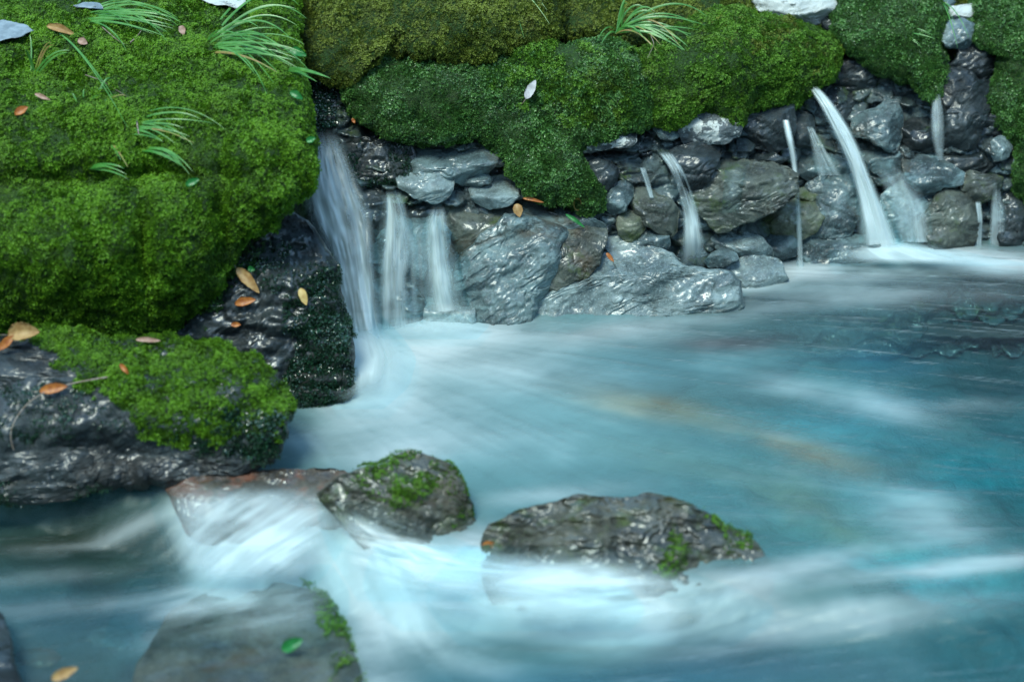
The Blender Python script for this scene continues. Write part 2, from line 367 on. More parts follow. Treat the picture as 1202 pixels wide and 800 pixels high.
MOSS_K = 2.8; MOSS_S = .84
def sprigs(name, src, mat, parent, density, size=.008, leaves=5, region=None, holes=(), seed=0, droop=.5, soft=10, thin=0.0, patchy=0.0, lab=None):
    """leafy sprigs rooted on a surface: every sprig a fan of small leaf faces round a short stem"""
    V, T = src; r = np.random.default_rng(seed+900)
    a, b_, c_ = V[T[:, 0]], V[T[:, 1]], V[T[:, 2]]
    cr = np.cross(b_-a, c_-a); ar = np.linalg.norm(cr, axis=1)/2; nrm = cr/np.maximum(ar[:, None]*2, 1e-12)
    flipm = (nrm*(CAM-a)).sum(1) < 0; nrm[flipm] *= -1
    N = int(ar.sum()*density*MOSS_K); pick = r.choice(len(T), N, p=ar/ar.sum()); u, v = r.random(N), r.random(N); m = u+v > 1; u[m] = 1-u[m]; v[m] = 1-v[m]
    P = a[pick]+u[:, None]*(b_-a)[pick]+v[:, None]*(c_-a)[pick]; Nn = nrm[pick]
    px, py, _ = project(P)
    jit = fbm(np.c_[px*.07, py*.07, np.full(N, seed)], 3, 5)*soft*2+r.normal(0, soft*.15, N)
    keep = np.ones(N, bool)
    if region is not None: keep &= in_poly(px+jit, py+jit[::-1]*0+fbm(np.c_[px*.07, py*.07, np.full(N, seed+9.)], 3, 6)*soft*2, region)
    for h in holes: keep &= ~in_poly(px+jit*.6, py, h)
    if patchy: keep &= fbm(np.c_[P*16], 4, seed+2)+r.normal(0, .08, N) > (patchy-.5)
    keep &= r.random(N) > thin
    keep &= (px > -60) & (px < 1262) & (py > -60) & (py < 860)
    P, Nn = P[keep], Nn[keep]; N = len(P)
    if N == 0: return None
    # cushions: neighbouring sprigs rise and fall together
    cush = fbm(P*62, 3, seed+4)*.75; big = fbm(P*13, 3, seed+8)
    size = size*MOSS_S; L = size*(1.0+.9*cush+.5*big)*r.uniform(.7, 1.3, N); L = np.maximum(L, size*.3)
    g = np.array([0, 0, -1.0]); lean = np.stack([fbm(P*22+5, 2, 21), fbm(P*22+25, 2, 22), fbm(P*22+45, 2, 23)], 1)
    D = Nn+g*droop+lean*.9+r.normal(0, .28, (N, 3)); D /= np.linalg.norm(D, axis=1)[:, None]
    P = P-Nn*.001+Nn*(np.maximum(0, .35+cush+big)*size*.8)[:, None]
    ref = np.where(np.abs(D[:, 2:3]) < .9, [[0, 0, 1.0]], [[1.0, 0, 0]]); X = np.cross(D, ref); X /= np.linalg.norm(X, axis=1)[:, None]; Y = np.cross(D, X)
    tint = np.clip(.5+.9*cush+.5*big+r.normal(0, .22, N), 0, 1)
    VV, tt, tp = [], [], []
    for k in range(leaves):
        h = (k+.6)/leaves; ang = k*2.4+r.uniform(0, 6.28, N)*(k == 0)+(0 if k == 0 else ang0)
        if k == 0: ang0 = r.uniform(0, 6.28, N); ang = ang0
        ca, sa = np.cos(ang)[:, None], np.sin(ang)[:, None]; S = X*ca+Y*sa; Tn = -X*sa+Y*ca
        ln = (L*(.62-.22*h))[:, None]; wd = (L*.17)[:, None]+.0004
        root = P+D*(L*h)[:, None]; tipp = root+S*ln+D*ln*.55+g*ln*.25; mid = root+S*ln*.5+D*ln*.35
        VV += [root, mid+Tn*wd, tipp, mid-Tn*wd]
        z = np.clip(tint+r.normal(0, .12, N), 0, 1); tt += [z]*4; tp += [np.full(N, h*.2), np.full(N, h*.6), np.full(N, .25+h*.75), np.full(N, h*.6)]
    V2 = np.stack(VV, 1).reshape(-1, 3); tint2 = np.stack(tt, 1).ravel(); tip2 = np.stack(tp, 1).ravel()
    F = np.arange(len(V2), dtype=np.int32).reshape(-1, 4)
    return mesh_obj(name, V2, F, mat, parent, smooth=False, attrs={'tint': tint2, 'tip': tip2})

# ------------------------------------------------------------------ the setting: bank, bed, water
def build_bank():
    gx = np.r_[np.linspace(-1500, -140, 18), np.linspace(-120, 1320, 240), np.linspace(1350, 2600, 18)]
    gy = np.r_[np.linspace(-620, -70, 50), np.linspace(-60, 560, 130)]
    X, Y = np.meshgrid(gx, gy); dw = wall_depth(X, Y)+.062; dl = left_depth(X, Y)+.20
    k = sstep(300, 385, X); d = dl*(1-k)+dw*k
    P = at_depth(X, Y, d).reshape(-1, 3); P += (fbm(P*9, 4, 2)*.6+np.abs(fbm(P*26, 3, 3))*.8)[:, None]*np.array([[.0, .04, .03]])
    return mesh_obj('bank', P, grid_faces(len(gx), len(gy)), M['bank'], base=np.zeros(3))
bank = build_bank(); tag(bank, kind='structure')

def build_sky_blocking_hills():  # unseen dark ring of hills, added to block low sky light
    a = np.linspace(math.radians(128), math.radians(412), 60)         # all round except up the stream bank behind the wall
    r = np.array([5.5, 7, 9, 12]); z = np.array([-1, 2.4, 4.2, 6.0]); A, Rr = np.meshgrid(a, r); Z = np.repeat(z[:, None], 60, 1)
    P = np.stack([Rr*np.cos(A), Rr*np.sin(A)-1.0, Z], -1).reshape(-1, 3); P += fbm(P*.8, 3, 15)[:, None]*np.array([[.8, .8, .9]])
    return mesh_obj('sky_blocking_hills', P, grid_faces(60, 4), M['bank'], base=np.zeros(3))
tag(build_sky_blocking_hills(), kind='structure')

# things seen in the water are laid out by where they lie on the water plane
def wxy(px, py, z=0.0): p = plane_pt(np.array([float(px)]), np.array([float(py)]), z)[0]; return p[0], p[1]
def blob(X, Y, px, py, rx, ry, ang=0, z=0.0, pw=1.0):
    """soft patch on the water plane, centre and radii given in photo pixels"""
    qx, qy, _ = project(np.stack([X, Y, np.full_like(X, z)], -1).reshape(-1, 3)); qx = qx.reshape(X.shape); qy = qy.reshape(X.shape)
    a = math.radians(ang); dx, dy = qx-px, qy-py; u = dx*math.cos(a)+dy*math.sin(a); v = -dx*math.sin(a)+dy*math.cos(a)
    return np.exp(-((u/rx)**2+(v/ry)**2)**pw)
def build_bed():
    gx = np.r_[np.linspace(-12, -1.75, 10), np.linspace(-1.7, 1.8, 351), np.linspace(1.85, 12, 10)]
    gy = np.r_[np.linspace(-12, -1.9, 10), np.linspace(-1.85, 1.2, 306), np.linspace(1.3, 12, 10)]
    X, Y = np.meshgrid(gx, gy)
    base = np.array([.05, .125, .135]); C = np.ones(X.shape+(3,))*base
    jx = fbm(np.stack([X*5, Y*5, X*0], -1), 3, 3)*.06; jy = fbm(np.stack([X*5, Y*5, X*0+5], -1), 3, 4)*.06
    XX, YY = X+jx, Y+jy
    for (px, py, rx, ry, ang, col, st) in [
        (700, 420, 260, 60, 0, (.20, .36, .38), .8), (560, 480, 200, 60, 0, (.20, .38, .40), .9), (900, 520, 200, 90, 0, (.14, .30, .31), .8),
        (1080, 610, 110, 45, 15, (.22, .62, .66), 1), (1150, 520, 90, 30, 0, (.03, .30, .36), .9), (950, 455, 90, 22, 5, (.22, .55, .60), .9), (1060, 440, 70, 22, 0, (.02, .28, .42), .6),
        (1195, 400, 120, 60, 0, (.008, .04, .045), 1), (1190, 560, 110, 60, 0, (.01, .08, .085), .95), (1130, 365, 90, 14, 0, (.012, .03, .035), .9),
        (760, 490, 110, 18, 12, (.34, .28, .14), .8), (960, 545, 90, 18, 22, (.42, .30, .14), .85), (900, 520, 110, 16, 15, (.36, .28, .15), .6),
        (860, 410, 75, 14, -3, (.10, .085, .08), .85), (700, 410, 60, 10, -10, (.22, .16, .13), .5), (1090, 450, 80, 22, 0, (.10, .13, .11), .7),
        (1180, 720, 150, 50, 0, (.02, .10, .13), .8), (800, 760, 200, 26, 0, (.01, .10, .17), .9), (930, 775, 110, 22, 0, (.09, .06, .085), .7),
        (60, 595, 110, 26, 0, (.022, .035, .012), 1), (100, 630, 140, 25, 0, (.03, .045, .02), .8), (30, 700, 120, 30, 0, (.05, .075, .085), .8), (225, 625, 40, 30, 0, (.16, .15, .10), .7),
        (110, 760, 150, 30, 0, (.14, .13, .11), .7), (1000, 650, 150, 30, 10, (.12, .20, .15), .6), (870, 640, 60, 30, 0, (.10, .20, .17), .6),
        (370, 520, 60, 22, 0, (.13, .19, .17), .8)]:
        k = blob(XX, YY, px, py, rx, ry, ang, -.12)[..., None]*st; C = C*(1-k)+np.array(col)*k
    Z = -.22+.035*fbm(np.stack([X*3, Y*3, X*0], -1), 4, 9)+.03*fbm(np.stack([X*11, Y*11, X*0], -1), 3, 10)-.14*sstep(-.75, -1.0, Y)
    return mesh_obj('stream_bed', np.stack([X, Y, Z], -1).reshape(-1, 3), grid_faces(len(gx), len(gy)), M['bed'], base=np.zeros(3), attrs={'bedcol': C.reshape(-1, 3)})
tag(build_bed(), kind='structure')

SILL = [(-400, 560), (120, 562), (215, 572), (300, 583), (400, 598), (470, 635), (560, 648), (620, 655), (740, 668), (880, 690), (1202, 715), (1700, 720)]
def build_water():
    step = .0062
    gx = np.arange(-1.55, 1.75, step); gy = np.arange(-1.55, .75, step); X, Y = np.meshgrid(gx, gy)
    qx, qy, _ = project(np.stack([X, Y, X*0-.03], -1).reshape(-1, 3)); qx = qx.reshape(X.shape); qy = qy.reshape(X.shape)
    sill = np.interp(qx, [a for a, b in SILL], [b for a, b in SILL]); d = qy-sill
    wid = np.interp(qx, [0, 200, 420, 600, 800, 1202], [14, 70, 80, 60, 50, 60])
    drop = np.interp(qx, [0, 450, 700, 900, 1202], [.10, .10, .09, .05, .04])
    Z = -drop*sstep(0, 1, d/wid)
    # flow directions (photo-pixel frame on the water plane)
    ctrl = [(150, 600, -1, .0, 120), (120, 680, -1, .12, 100), (250, 620, -.5, 1, 50), (330, 640, .25, .9, 50), (400, 665, .8, .8, 60), (470, 730, .6, 1, 60), (560, 690, 1, .25, 70), (700, 690, 1, .05, 90),
            (850, 700, 1, -.1, 90), (1000, 690, 1, -.1, 120), (700, 770, 1, .05, 150), (420, 430, .6, .8, 60), (480, 470, .9, .45, 80), (600, 420, 1, .05, 120), (600, 520, .8, .5, 120), (420, 540, .5, .5, 70),
            (800, 480, 1, .15, 150), (1000, 520, 1, .25, 150), (900, 380, 1, .02, 150), (1100, 340, 1, .05, 100), (1150, 450, 1, .1, 150), (1100, 620, 1, .0, 150), (60, 770, -1, .25, 100), (330, 700, 1, .4, 50)]
    U = np.zeros_like(X); Vv = np.zeros_like(X); Wt = np.zeros_like(X)+1e-6
    for (cx, cy, vx, vy, s) in ctrl:
        w = np.exp(-((qx-cx)**2+((qy-cy)*1.6)**2)/s**2)+1e-5; U += w*vx; Vv += w*(-vy*2.1); Wt += w
    U /= Wt; Vv /= Wt; mg = np.hypot(U, Vv)+1e-6; U /= mg; Vv /= mg
    def lic(seed, sc, ln, st):
        src = fbm(np.stack([X*sc, Y*sc*1.3, X*0+seed], -1), 2, seed); acc = src.copy(); cnt = 1
        h, w_ = X.shape; I0, J0 = np.indices(X.shape).astype(float)
        for sg in (1, -1):
            I, J = I0.copy(), J0.copy()
            for k in range(ln):
                ii = np.clip(I, 0, h-1).astype(int); jj = np.clip(J, 0, w_-1).astype(int)
                I += sg*Vv[ii, jj]*st; J += sg*U[ii, jj]*st
                ii = np.clip(I, 0, h-1).astype(int); jj = np.clip(J, 0, w_-1).astype(int); acc += src[ii, jj]*(1-k/ln)
                cnt += (1-k/ln)
        a = acc/cnt; return a/(a.std()*2.2)
    s1 = lic(1, 45, 34, 1.3); s2 = lic(5, 16, 30, 2.2); s3 = lic(9, 80, 22, 1.0)
    st = .22*s1+.34*s2+.20*s3+.35*fbm(np.stack([X*9, Y*14, X*0+2], -1), 4, 33)/.3
    big = fbm(np.stack([X*6, Y*6, X*0], -1), 4, 77)
    foam = np.zeros_like(X)
    for (px, py, rx, ry, ang, a) in [
        (422, 425, 42, 48, 10, 1.5), (400, 455, 30, 24, 30, .8), (520, 395, 90, 14, -6, .9), (470, 405, 80, 24, -5, .8), (545, 388, 60, 16, -6, .8), (445, 455, 50, 28, 25, .55), (560, 425, 120, 26, 8, .32), (500, 480, 110, 35, 15, .25), (700, 395, 120, 14, -8, .25),
        (1050, 294, 60, 15, 0, 1.15), (1130, 303, 110, 13, 3, .9), (1190, 312, 60, 10, 6, .6), (945, 315, 45, 10, 0, .7), (1000, 318, 80, 9, 0, .55), (880, 335, 45, 9, -10, .5), (820, 372, 140, 10, -6, .22), (1000, 345, 150, 14, 0, .2),
        (250, 600, 45, 26, 40, .85), (285, 635, 50, 26, 55, 1.0), (270, 665, 36, 22, 0, .9), (330, 615, 60, 22, 10, .7), (400, 650, 70, 22, 28, .7), (350, 655, 60, 14, 15, .35),
        (455, 690, 50, 30, 35, .75), (560, 690, 90, 26, 5, .95), (600, 670, 60, 20, 5, .7), (650, 705, 110, 20, 5, .8), (440, 755, 60, 30, 60, .55), (760, 722, 110, 16, 0, .62), (500, 725, 70, 20, 20, .6),
        (900, 700, 110, 12, -12, .55), (1040, 700, 120, 9, -5, .32), (960, 740, 180, 14, -3, .28), (1150, 690, 90, 10, -8, .3), (330, 680, 60, 8, -6, .12), (150, 680, 130, 10, -4, .14), (60, 650, 90, 8, -6, .12), (205, 720, 40, 12, -10, .25),
        (150, 585, 110, 5, -3, .22), (480, 530, 60, 14, -15, .35), (420, 520, 90, 25, 0, .28), (650, 580, 80, 10, -5, .2), (1090, 610, 60, 26, 15, .3), (960, 460, 60, 14, 10, .22), (1050, 480, 60, 14, 12, .18), (1140, 475, 50, 7, 0, .2)]:
        foam += a*blob(X, Y, px, py, rx, ry, ang, -.05 if py > 620 else 0)
    dsl = np.exp(-((d-wid*.45)/(wid*.5))**2)*sstep(190, 240, qx)*(1-sstep(820, 960, qx))*.30
    foam = foam+dsl*.6
    foam = np.clip(foam*(.85+.5*st+.45*big)+.05*sstep(.2, 1.4, st)*(1-.8*sstep(950, 1202, qx)), 0, 1.4)
    foam = np.clip(1-np.exp(-foam*1.35), 0, .97)
    rightness = sstep(950, 1202, qx)*sstep(300, 360, qy)
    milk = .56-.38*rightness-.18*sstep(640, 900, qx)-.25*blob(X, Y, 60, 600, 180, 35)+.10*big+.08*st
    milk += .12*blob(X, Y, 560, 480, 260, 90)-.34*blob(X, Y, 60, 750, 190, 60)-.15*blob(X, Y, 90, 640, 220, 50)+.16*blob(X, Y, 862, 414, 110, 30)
    milk = np.clip(milk, .05, .9)
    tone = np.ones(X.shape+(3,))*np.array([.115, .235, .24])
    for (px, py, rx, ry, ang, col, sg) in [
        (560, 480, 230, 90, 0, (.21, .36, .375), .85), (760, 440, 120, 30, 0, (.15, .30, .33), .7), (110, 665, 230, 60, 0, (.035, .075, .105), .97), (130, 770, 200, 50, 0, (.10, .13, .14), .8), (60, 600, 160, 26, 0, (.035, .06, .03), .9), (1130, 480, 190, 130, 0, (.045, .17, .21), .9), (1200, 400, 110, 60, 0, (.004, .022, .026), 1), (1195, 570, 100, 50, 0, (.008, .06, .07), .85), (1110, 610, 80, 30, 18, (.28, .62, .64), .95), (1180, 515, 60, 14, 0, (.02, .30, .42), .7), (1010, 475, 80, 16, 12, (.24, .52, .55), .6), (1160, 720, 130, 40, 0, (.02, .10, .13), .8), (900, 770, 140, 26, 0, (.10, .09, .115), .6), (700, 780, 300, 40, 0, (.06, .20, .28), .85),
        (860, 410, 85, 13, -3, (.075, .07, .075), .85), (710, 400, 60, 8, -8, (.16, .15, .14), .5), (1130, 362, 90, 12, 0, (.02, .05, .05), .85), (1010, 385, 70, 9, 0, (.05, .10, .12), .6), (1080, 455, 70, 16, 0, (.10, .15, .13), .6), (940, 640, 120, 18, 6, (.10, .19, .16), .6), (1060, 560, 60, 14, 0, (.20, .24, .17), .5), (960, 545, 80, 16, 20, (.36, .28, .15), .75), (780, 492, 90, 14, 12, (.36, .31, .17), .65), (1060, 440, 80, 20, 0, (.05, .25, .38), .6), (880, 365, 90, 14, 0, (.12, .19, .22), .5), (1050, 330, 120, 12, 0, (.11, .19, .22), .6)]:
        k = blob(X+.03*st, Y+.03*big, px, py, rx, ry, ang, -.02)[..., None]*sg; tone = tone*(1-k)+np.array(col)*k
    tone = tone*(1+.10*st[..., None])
    Z = Z+.0022*st+.004*big*sstep(0, 40, d)+.016*np.clip(foam, 0, 1)*blob(X, Y, 1060, 296, 60, 14)+.012*sstep(.4, .9, foam)*(d > 0)
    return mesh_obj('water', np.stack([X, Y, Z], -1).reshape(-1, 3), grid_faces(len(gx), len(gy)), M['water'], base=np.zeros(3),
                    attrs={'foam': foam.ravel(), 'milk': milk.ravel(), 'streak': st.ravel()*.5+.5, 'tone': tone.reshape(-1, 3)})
tag(build_water(), kind='structure')

# ------------------------------------------------------------------ rocks of the spring wall
ROCK_N = [0]
def rock(poly, mat, label, T=16, dy=0, cat='rock', name='rock', group='rocks of the seeping wall', **kw):
    ROCK_N[0] += 1; kw.setdefault('seed', ROCK_N[0]); kw.setdefault('Tb', 26)
    o, src = solid(name, poly, M[mat], dy=dy, T=T, **kw); tag(o, label, cat, group); return o, src

R_ = {}
R_['ledge_wetmoss'] = rock([(360,150),(395,143),(430,147),(470,156),(484,180),(480,214),(455,232),(412,232),(380,215),(362,190)], 'wetdark', 'dark wet ledge covered in dripping moss beside the lip of the leftmost fall', T=24, dy=.02, ridge=168, name='mossy_ledge', cat='rock ledge')
rock([(484,172),(505,166),(540,166),(560,160),(576,165),(584,178),(580,192),(568,204),(550,214),(530,213),(515,206),(496,207),(482,200)], 'grey', 'glossy grey rock directly under the big moss curtain, topmost of the left cluster', T=24, ridge=196, top=1.4, dy=-.02)
rock([(466,205),(484,203),(505,205),(530,210),(529,224),(520,234),(505,238),(486,232),(470,220)], 'pale', 'pale smooth bulging rock with a shiny lip above the second water curtain', T=18, ridge=220, top=.9, dy=-.03)
rock([(545,208),(560,201),(578,208),(576,216),(558,220),(544,217)], 'grey', 'small grey wedge rock under the glossy topmost rock of the left cluster', T=12, ridge=213, dy=-.02, step=1.5)
rock([(552,222),(562,215),(578,209),(600,208),(610,216),(607,230),(594,242),(576,245),(560,238)], 'pale', 'pale flat-topped rock with a moss-filled crack on its right side', T=18, ridge=232, top=1.3, dy=-.03)
rock([(606,214),(616,217),(622,226),(613,233),(604,236),(603,224)], 'pale', 'small pale stone squeezed between the flat-topped rock and the moss curtain', T=12, dy=-.01, step=1.5)
rock([(573,190),(585,184),(598,187),(601,192),(588,196),(575,196)], 'pale', 'small white stone chip poking out of the moss curtain', T=9, dy=-.03, step=1.5, name='stone', cat='stone')
rock([(522,232),(540,228),(556,236),(575,248),(600,246),(604,258),(588,270),(566,292),(542,300),(526,285),(520,258)], 'brown', 'brownish wet rock between the third water curtain and the big slab', T=20, ridge=262, top=1.0, dy=-.01)
rock([(536,330),(545,304),(568,278),(592,258),(625,261),(650,268),(662,277),(659,300),(649,325),(640,340),(628,362),(612,392),(585,394),(556,388),(541,362)], 'grey', 'largest grey slab of the wall with brown stains and a smooth broad face', T=34, facets=4, facet_k=.6, ridge=272, top=.8, dy=-.05, e=3.2)
rock([(598,250),(612,238),(640,233),(668,240),(692,254),(706,262),(708,274),(690,274),(660,276),(640,268),(612,264)], 'grey', 'flat grey rock lying above the largest slab, with orange leaf strip on its edge', T=18, ridge=262, top=1.3, dy=-.025)
rock([(658,274),(688,268),(708,271),(709,290),(702,310),(688,324),(670,332),(655,341),(643,336),(650,318),(658,300)], 'brown', 'tall brown stained rock leaning against the right side of the largest slab', T=26, facets=4, facet_k=.6, dy=-.055, ridge=280)
rock([(622,352),(640,340),(660,330),(688,312),(708,290),(718,302),(738,311),(765,307),(790,301),(802,312),(830,316),(852,317),(868,330),(872,362),(830,376),(780,384),(720,394),(660,402),(622,400)], 'pale', 'long low pale slab with branching cracks, dipping into the pool', T=24, facets=4, facet_k=.45, dy=-.075, ridge=322, top=.9, e=3.2, c=(735,340), crack=1.6)
rock([(710,278),(735,275),(760,286),(786,296),(794,304),(768,313),(735,316),(716,306),(706,290)], 'pale', 'smooth pale hollow slab behind the long cracked slab', T=12, dy=-.04, facets=3, facet_k=.4, ridge=300, top=.6)
rock([(744,220),(752,213),(764,222),(774,230),(787,236),(795,247),(793,263),(787,278),(772,272),(758,264),(746,252),(740,236)], 'brown', 'rounded brown rock split by a vertical crack left of the middle fall', T=20, dy=-.03, ridge=240, top=1.0)
rock([(750,268),(765,262),(786,276),(785,287),(780,295),(764,294),(748,287)], 'grey', 'square little rock with bright wet face below the rounded cracked rock', T=14, dy=-.035, ridge=280, top=1.2, step=1.5)
rock([(724,256),(734,246),(749,254),(756,265),(750,280),(738,283),(727,274)], 'green', 'small algae-green rock left of the square little rock', T=14, dy=-.03, ridge=262, step=1.5)
rock([(690,194),(699,187),(716,189),(726,200),(724,213),(716,223),(705,221),(695,211)], 'dark', 'dark round-cornered rock bedded in the lower right edge of the moss curtain', T=18, dy=-.02, ridge=194, step=1.6)
rock([(710,228),(717,218),(732,211),(743,218),(741,233),(735,247),(722,252),(710,243)], 'grey', 'grey rock with bright wet top below the dark round-cornered rock', T=18, dy=-.02, ridge=226, top=1.2, step=1.6)
rock([(672,176),(690,165),(714,158),(728,151),(745,151),(744,165),(737,173),(715,173),(690,179)], 'mark', 'grey overhanging ledge stone with a pale patch under the moss curtain', T=20, dy=-.03, ridge=160, top=.8, step=1.6)
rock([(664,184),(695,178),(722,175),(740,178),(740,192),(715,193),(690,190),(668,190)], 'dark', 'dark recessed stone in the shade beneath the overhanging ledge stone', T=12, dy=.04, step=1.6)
rock([(766,146),(780,141),(795,146),(797,158),(788,166),(776,162),(767,154)], 'grey', 'small wet stone high between the two right moss cushions', T=14, dy=-.02, ridge=152, step=1.5)
rock([(800,146),(812,134),(825,127),(842,133),(860,139),(870,147),(866,160),(850,168),(820,171),(805,167),(799,156)], 'mark', 'grey rock with a chalky white patch and moss along its lower right edge', T=20, dy=-.04, ridge=146, top=.8)
rock([(788,178),(806,172),(828,168),(845,175),(842,189),(833,206),(822,219),(811,221),(799,210),(790,194)], 'dark', 'dark triangular rock right of the middle fall lip', T=24, dy=-.03, ridge=182, top=1.1)
rock([(866,134),(880,123),(905,120),(929,124),(932,150),(926,171),(905,178),(880,172),(866,163)], 'dark', 'big blocky dark rock under the second moss cushion with a pale scar', T=24, dy=-.03, ridge=134, top=.8)
rock([(926,139),(940,133),(954,138),(956,155),(949,168),(935,175),(926,166)], 'dark', 'dark rock directly behind the top of the thin jet', T=16, dy=-.02, ridge=146)
rock([(812,228),(822,216),(835,197),(850,191),(880,190),(905,193),(920,199),(932,206),(932,226),(916,241),(896,251),(876,259),(858,268),(843,270),(833,257),(818,243)], 'brown', 'broad brown overhanging rock with shining wet crown between the middle fall and the thin jet', T=32, dy=-.04, ridge=214, top=1.1, facet_k=.6)
rock([(890,264),(900,252),(920,240),(935,232),(955,235),(969,242),(967,256),(956,271),(938,280),(920,279),(900,272)], 'green', 'grey-green blocky rock behind the lower part of the thin jet', T=24, dy=-.035, ridge=248, top=1.0)
rock([(828,306),(836,297),(850,291),(863,297),(867,306),(850,312),(834,314)], 'grey', 'small domed stone at the foot of the broad overhanging rock', T=12, dy=-.05, ridge=299, step=1.5)
rock([(836,280),(850,270),(875,273),(893,279),(903,290),(905,301),(885,304),(863,303),(845,293)], 'pale', 'pale water-smoothed rock in the gap below the broad overhanging rock', T=16, dy=-.025, ridge=290, top=.8)
rock([(888,276),(905,271),(930,277),(938,286),(932,299),(915,306),(903,299),(898,288)], 'grey', 'jagged wet rock sitting just left of the foot of the thin jet', T=18, dy=-.035, ridge=290, top=1.2)
rock([(836,316),(865,307),(900,301),(914,308),(922,328),(902,338),(885,342),(868,348),(852,340)], 'pale', 'long low pale rock with a white ridge at the waterline', T=16, dy=-.06, ridge=316, top=.8)
rock([(944,284),(952,274),(970,271),(1000,273),(1020,280),(1030,287),(1027,316),(1000,322),(975,322),(952,320),(943,300)], 'grey', 'flat angular block at the waterline between the thin jet and the large jet', T=24, dy=-.05, ridge=288, top=1.5, facets=4, facet_k=.5)
rock([(942,226),(955,214),(975,203),(995,204),(1013,214),(1012,236),(1005,256),(998,275),(970,277),(946,277),(950,258),(958,246),(944,238)], 'grey', 'tall pale-topped block left of the large jet', T=28, dy=-.03, ridge=222, top=1.0, facets=5, facet_k=.55, c=(978,242))
rock([(933,224),(944,219),(958,227),(967,238),(950,240),(936,234)], 'green', 'small mossy stone perched above the grey-green blocky rock', T=12, dy=-.045, ridge=231, step=1.4)
rock([(852,182),(880,173),(905,179),(924,186),(908,196),(880,197),(858,195)], 'wetdark', 'narrow dripping dark ledge above the broad overhanging rock', T=18, dy=0.0, ridge=188, top=1.4)
rock([(934,188),(946,176),(965,170),(988,176),(1004,190),(1004,208),(982,210),(955,214),(938,204)], 'grey', 'wet rippled ledge between thin jet and large jet', T=18, dy=-.01, ridge=196, top=1.2)
rock([(950,112),(962,102),(980,100),(1000,110),(1006,130),(1004,152),(988,168),(965,164),(952,142)], 'dark', 'dark smooth rock behind the upper part of the large jet', T=20, dy=.03, ridge=116)
rock([(964,72),(988,58),(1020,58),(1040,72),(1030,94),(1008,110),(988,106),(968,98)], 'dark', 'dark bluish rock deep in the hollow above the large jet', T=24, dy=.02, ridge=76, top=.8)
rock([(1026,98),(1042,84),(1068,88),(1076,108),(1068,126),(1045,122),(1030,112)], 'dark', 'dark rock under the small moss cushion at the back of the hollow', T=18, dy=.03)
rock([(1002,140),(1028,128),(1040,118),(1052,119),(1057,134),(1057,160),(1052,178),(1036,174),(1020,163),(1002,160)], 'grey', 'upright bluish rock with a shiny nose right of the large jet', T=24, dy=-.02, ridge=134, top=.9)
rock([(1062,146),(1078,139),(1098,142),(1104,160),(1098,180),(1070,182),(1061,166)], 'wetdark', 'glittering wet rock behind the narrow right fall', T=18, dy=0, ridge=156)
rock([(1062,187),(1072,180),(1090,181),(1110,189),(1130,203),(1128,216),(1108,219),(1090,226),(1077,224),(1065,211)], 'grey', 'wedge-shaped rock with a pale wet upper face under the narrow right fall', T=24, dy=-.03, ridge=208, top=1.0)
rock([(1126,208),(1140,202),(1160,205),(1176,209),(1174,221),(1166,233),(1150,239),(1134,230),(1126,219)], 'brown', 'flat-topped brown rock at the right end of the wedge-shaped rock', T=20, dy=-.03, ridge=213, top=1.3)
rock([(1084,254),(1099,233),(1112,221),(1136,227),(1148,242),(1149,262),(1139,290),(1120,296),(1099,292),(1085,272)], 'brown', 'rounded brown rock above the foam right of the large jet', T=26, dy=-.03, ridge=236, top=.9)
rock([(1008,172),(1028,164),(1052,173),(1064,192),(1066,212),(1045,212),(1020,196)], 'grey', 'wet sloping rock under the spray right of the large jet', T=18, dy=0, ridge=186, top=.9)
rock([(1036,232),(1050,214),(1072,210),(1092,224),(1100,236),(1092,256),(1090,292),(1060,298),(1042,280)], 'pale', 'rock veiled by running water between the large jet and the rounded brown rock', T=20, dy=-.01, ridge=236, top=.7)
rock([(1116,78),(1128,57),(1150,46),(1172,56),(1168,80),(1152,94),(1130,92)], 'dark', 'dark upper stone of the pillar beside the right moss slope', T=22, dy=0, ridge=62, top=.8)
rock([(1098,98),(1106,86),(1124,80),(1142,88),(1147,102),(1132,118),(1117,140),(1102,130)], 'dark', 'blue-shining dark stone in the middle of the right pillar', T=24, dy=-.02, ridge=98, top=.9)
rock([(1106,140),(1122,114),(1146,98),(1160,100),(1163,122),(1154,148),(1142,172),(1112,176),(1104,158)], 'dark', 'tall black stone at the foot of the right pillar', T=26, dy=-.02)
rock([(1104,44),(1111,28),(1130,21),(1144,28),(1143,46),(1129,57),(1111,54)], 'pale', 'pale rounded stone lowest of the three stacked at the upper right', T=20, dy=-.03, ridge=36, top=.6, name='stone', cat='stone')
rock([(1107,19),(1118,7),(1146,6),(1149,18),(1139,24),(1115,22)], 'lichen', 'lichen-white flat stone in the middle of the upper right stack', T=16, dy=-.02, ridge=13, name='stone', cat='stone', step=1.5)
rock([(1090,6),(1103,-5),(1122,2),(1110,15),(1094,14)], 'grey', 'grey stone at the top left of the upper right stack', T=14, dy=-.02, ridge=4, name='stone', cat='stone', step=1.5)
rock([(1164,168),(1172,160),(1184,162),(1188,173),(1180,186),(1167,188)], 'pale', 'bright pale stone set in dark moss near the right edge', T=12, dy=-.03, step=1.4, name='stone', cat='stone')
rock([(1190,186),(1199,183),(1203,194),(1196,203),(1189,198)], 'pale', 'tiny pale stone touching the right frame edge', T=9, dy=-.03, step=1.4, name='stone', cat='stone')
rock([(1148,144),(1164,128),(1186,133),(1196,150),(1178,162),(1155,160)], 'dark', 'dark shaded rock below the right moss slope', T=18, dy=0)
rock([(1102,178),(1125,171),(1152,178),(1166,194),(1150,205),(1125,203),(1108,192)], 'wetdark', 'low wet dark rock at the foot of the right pillar', T=18, dy=0, ridge=186, top=1.2)
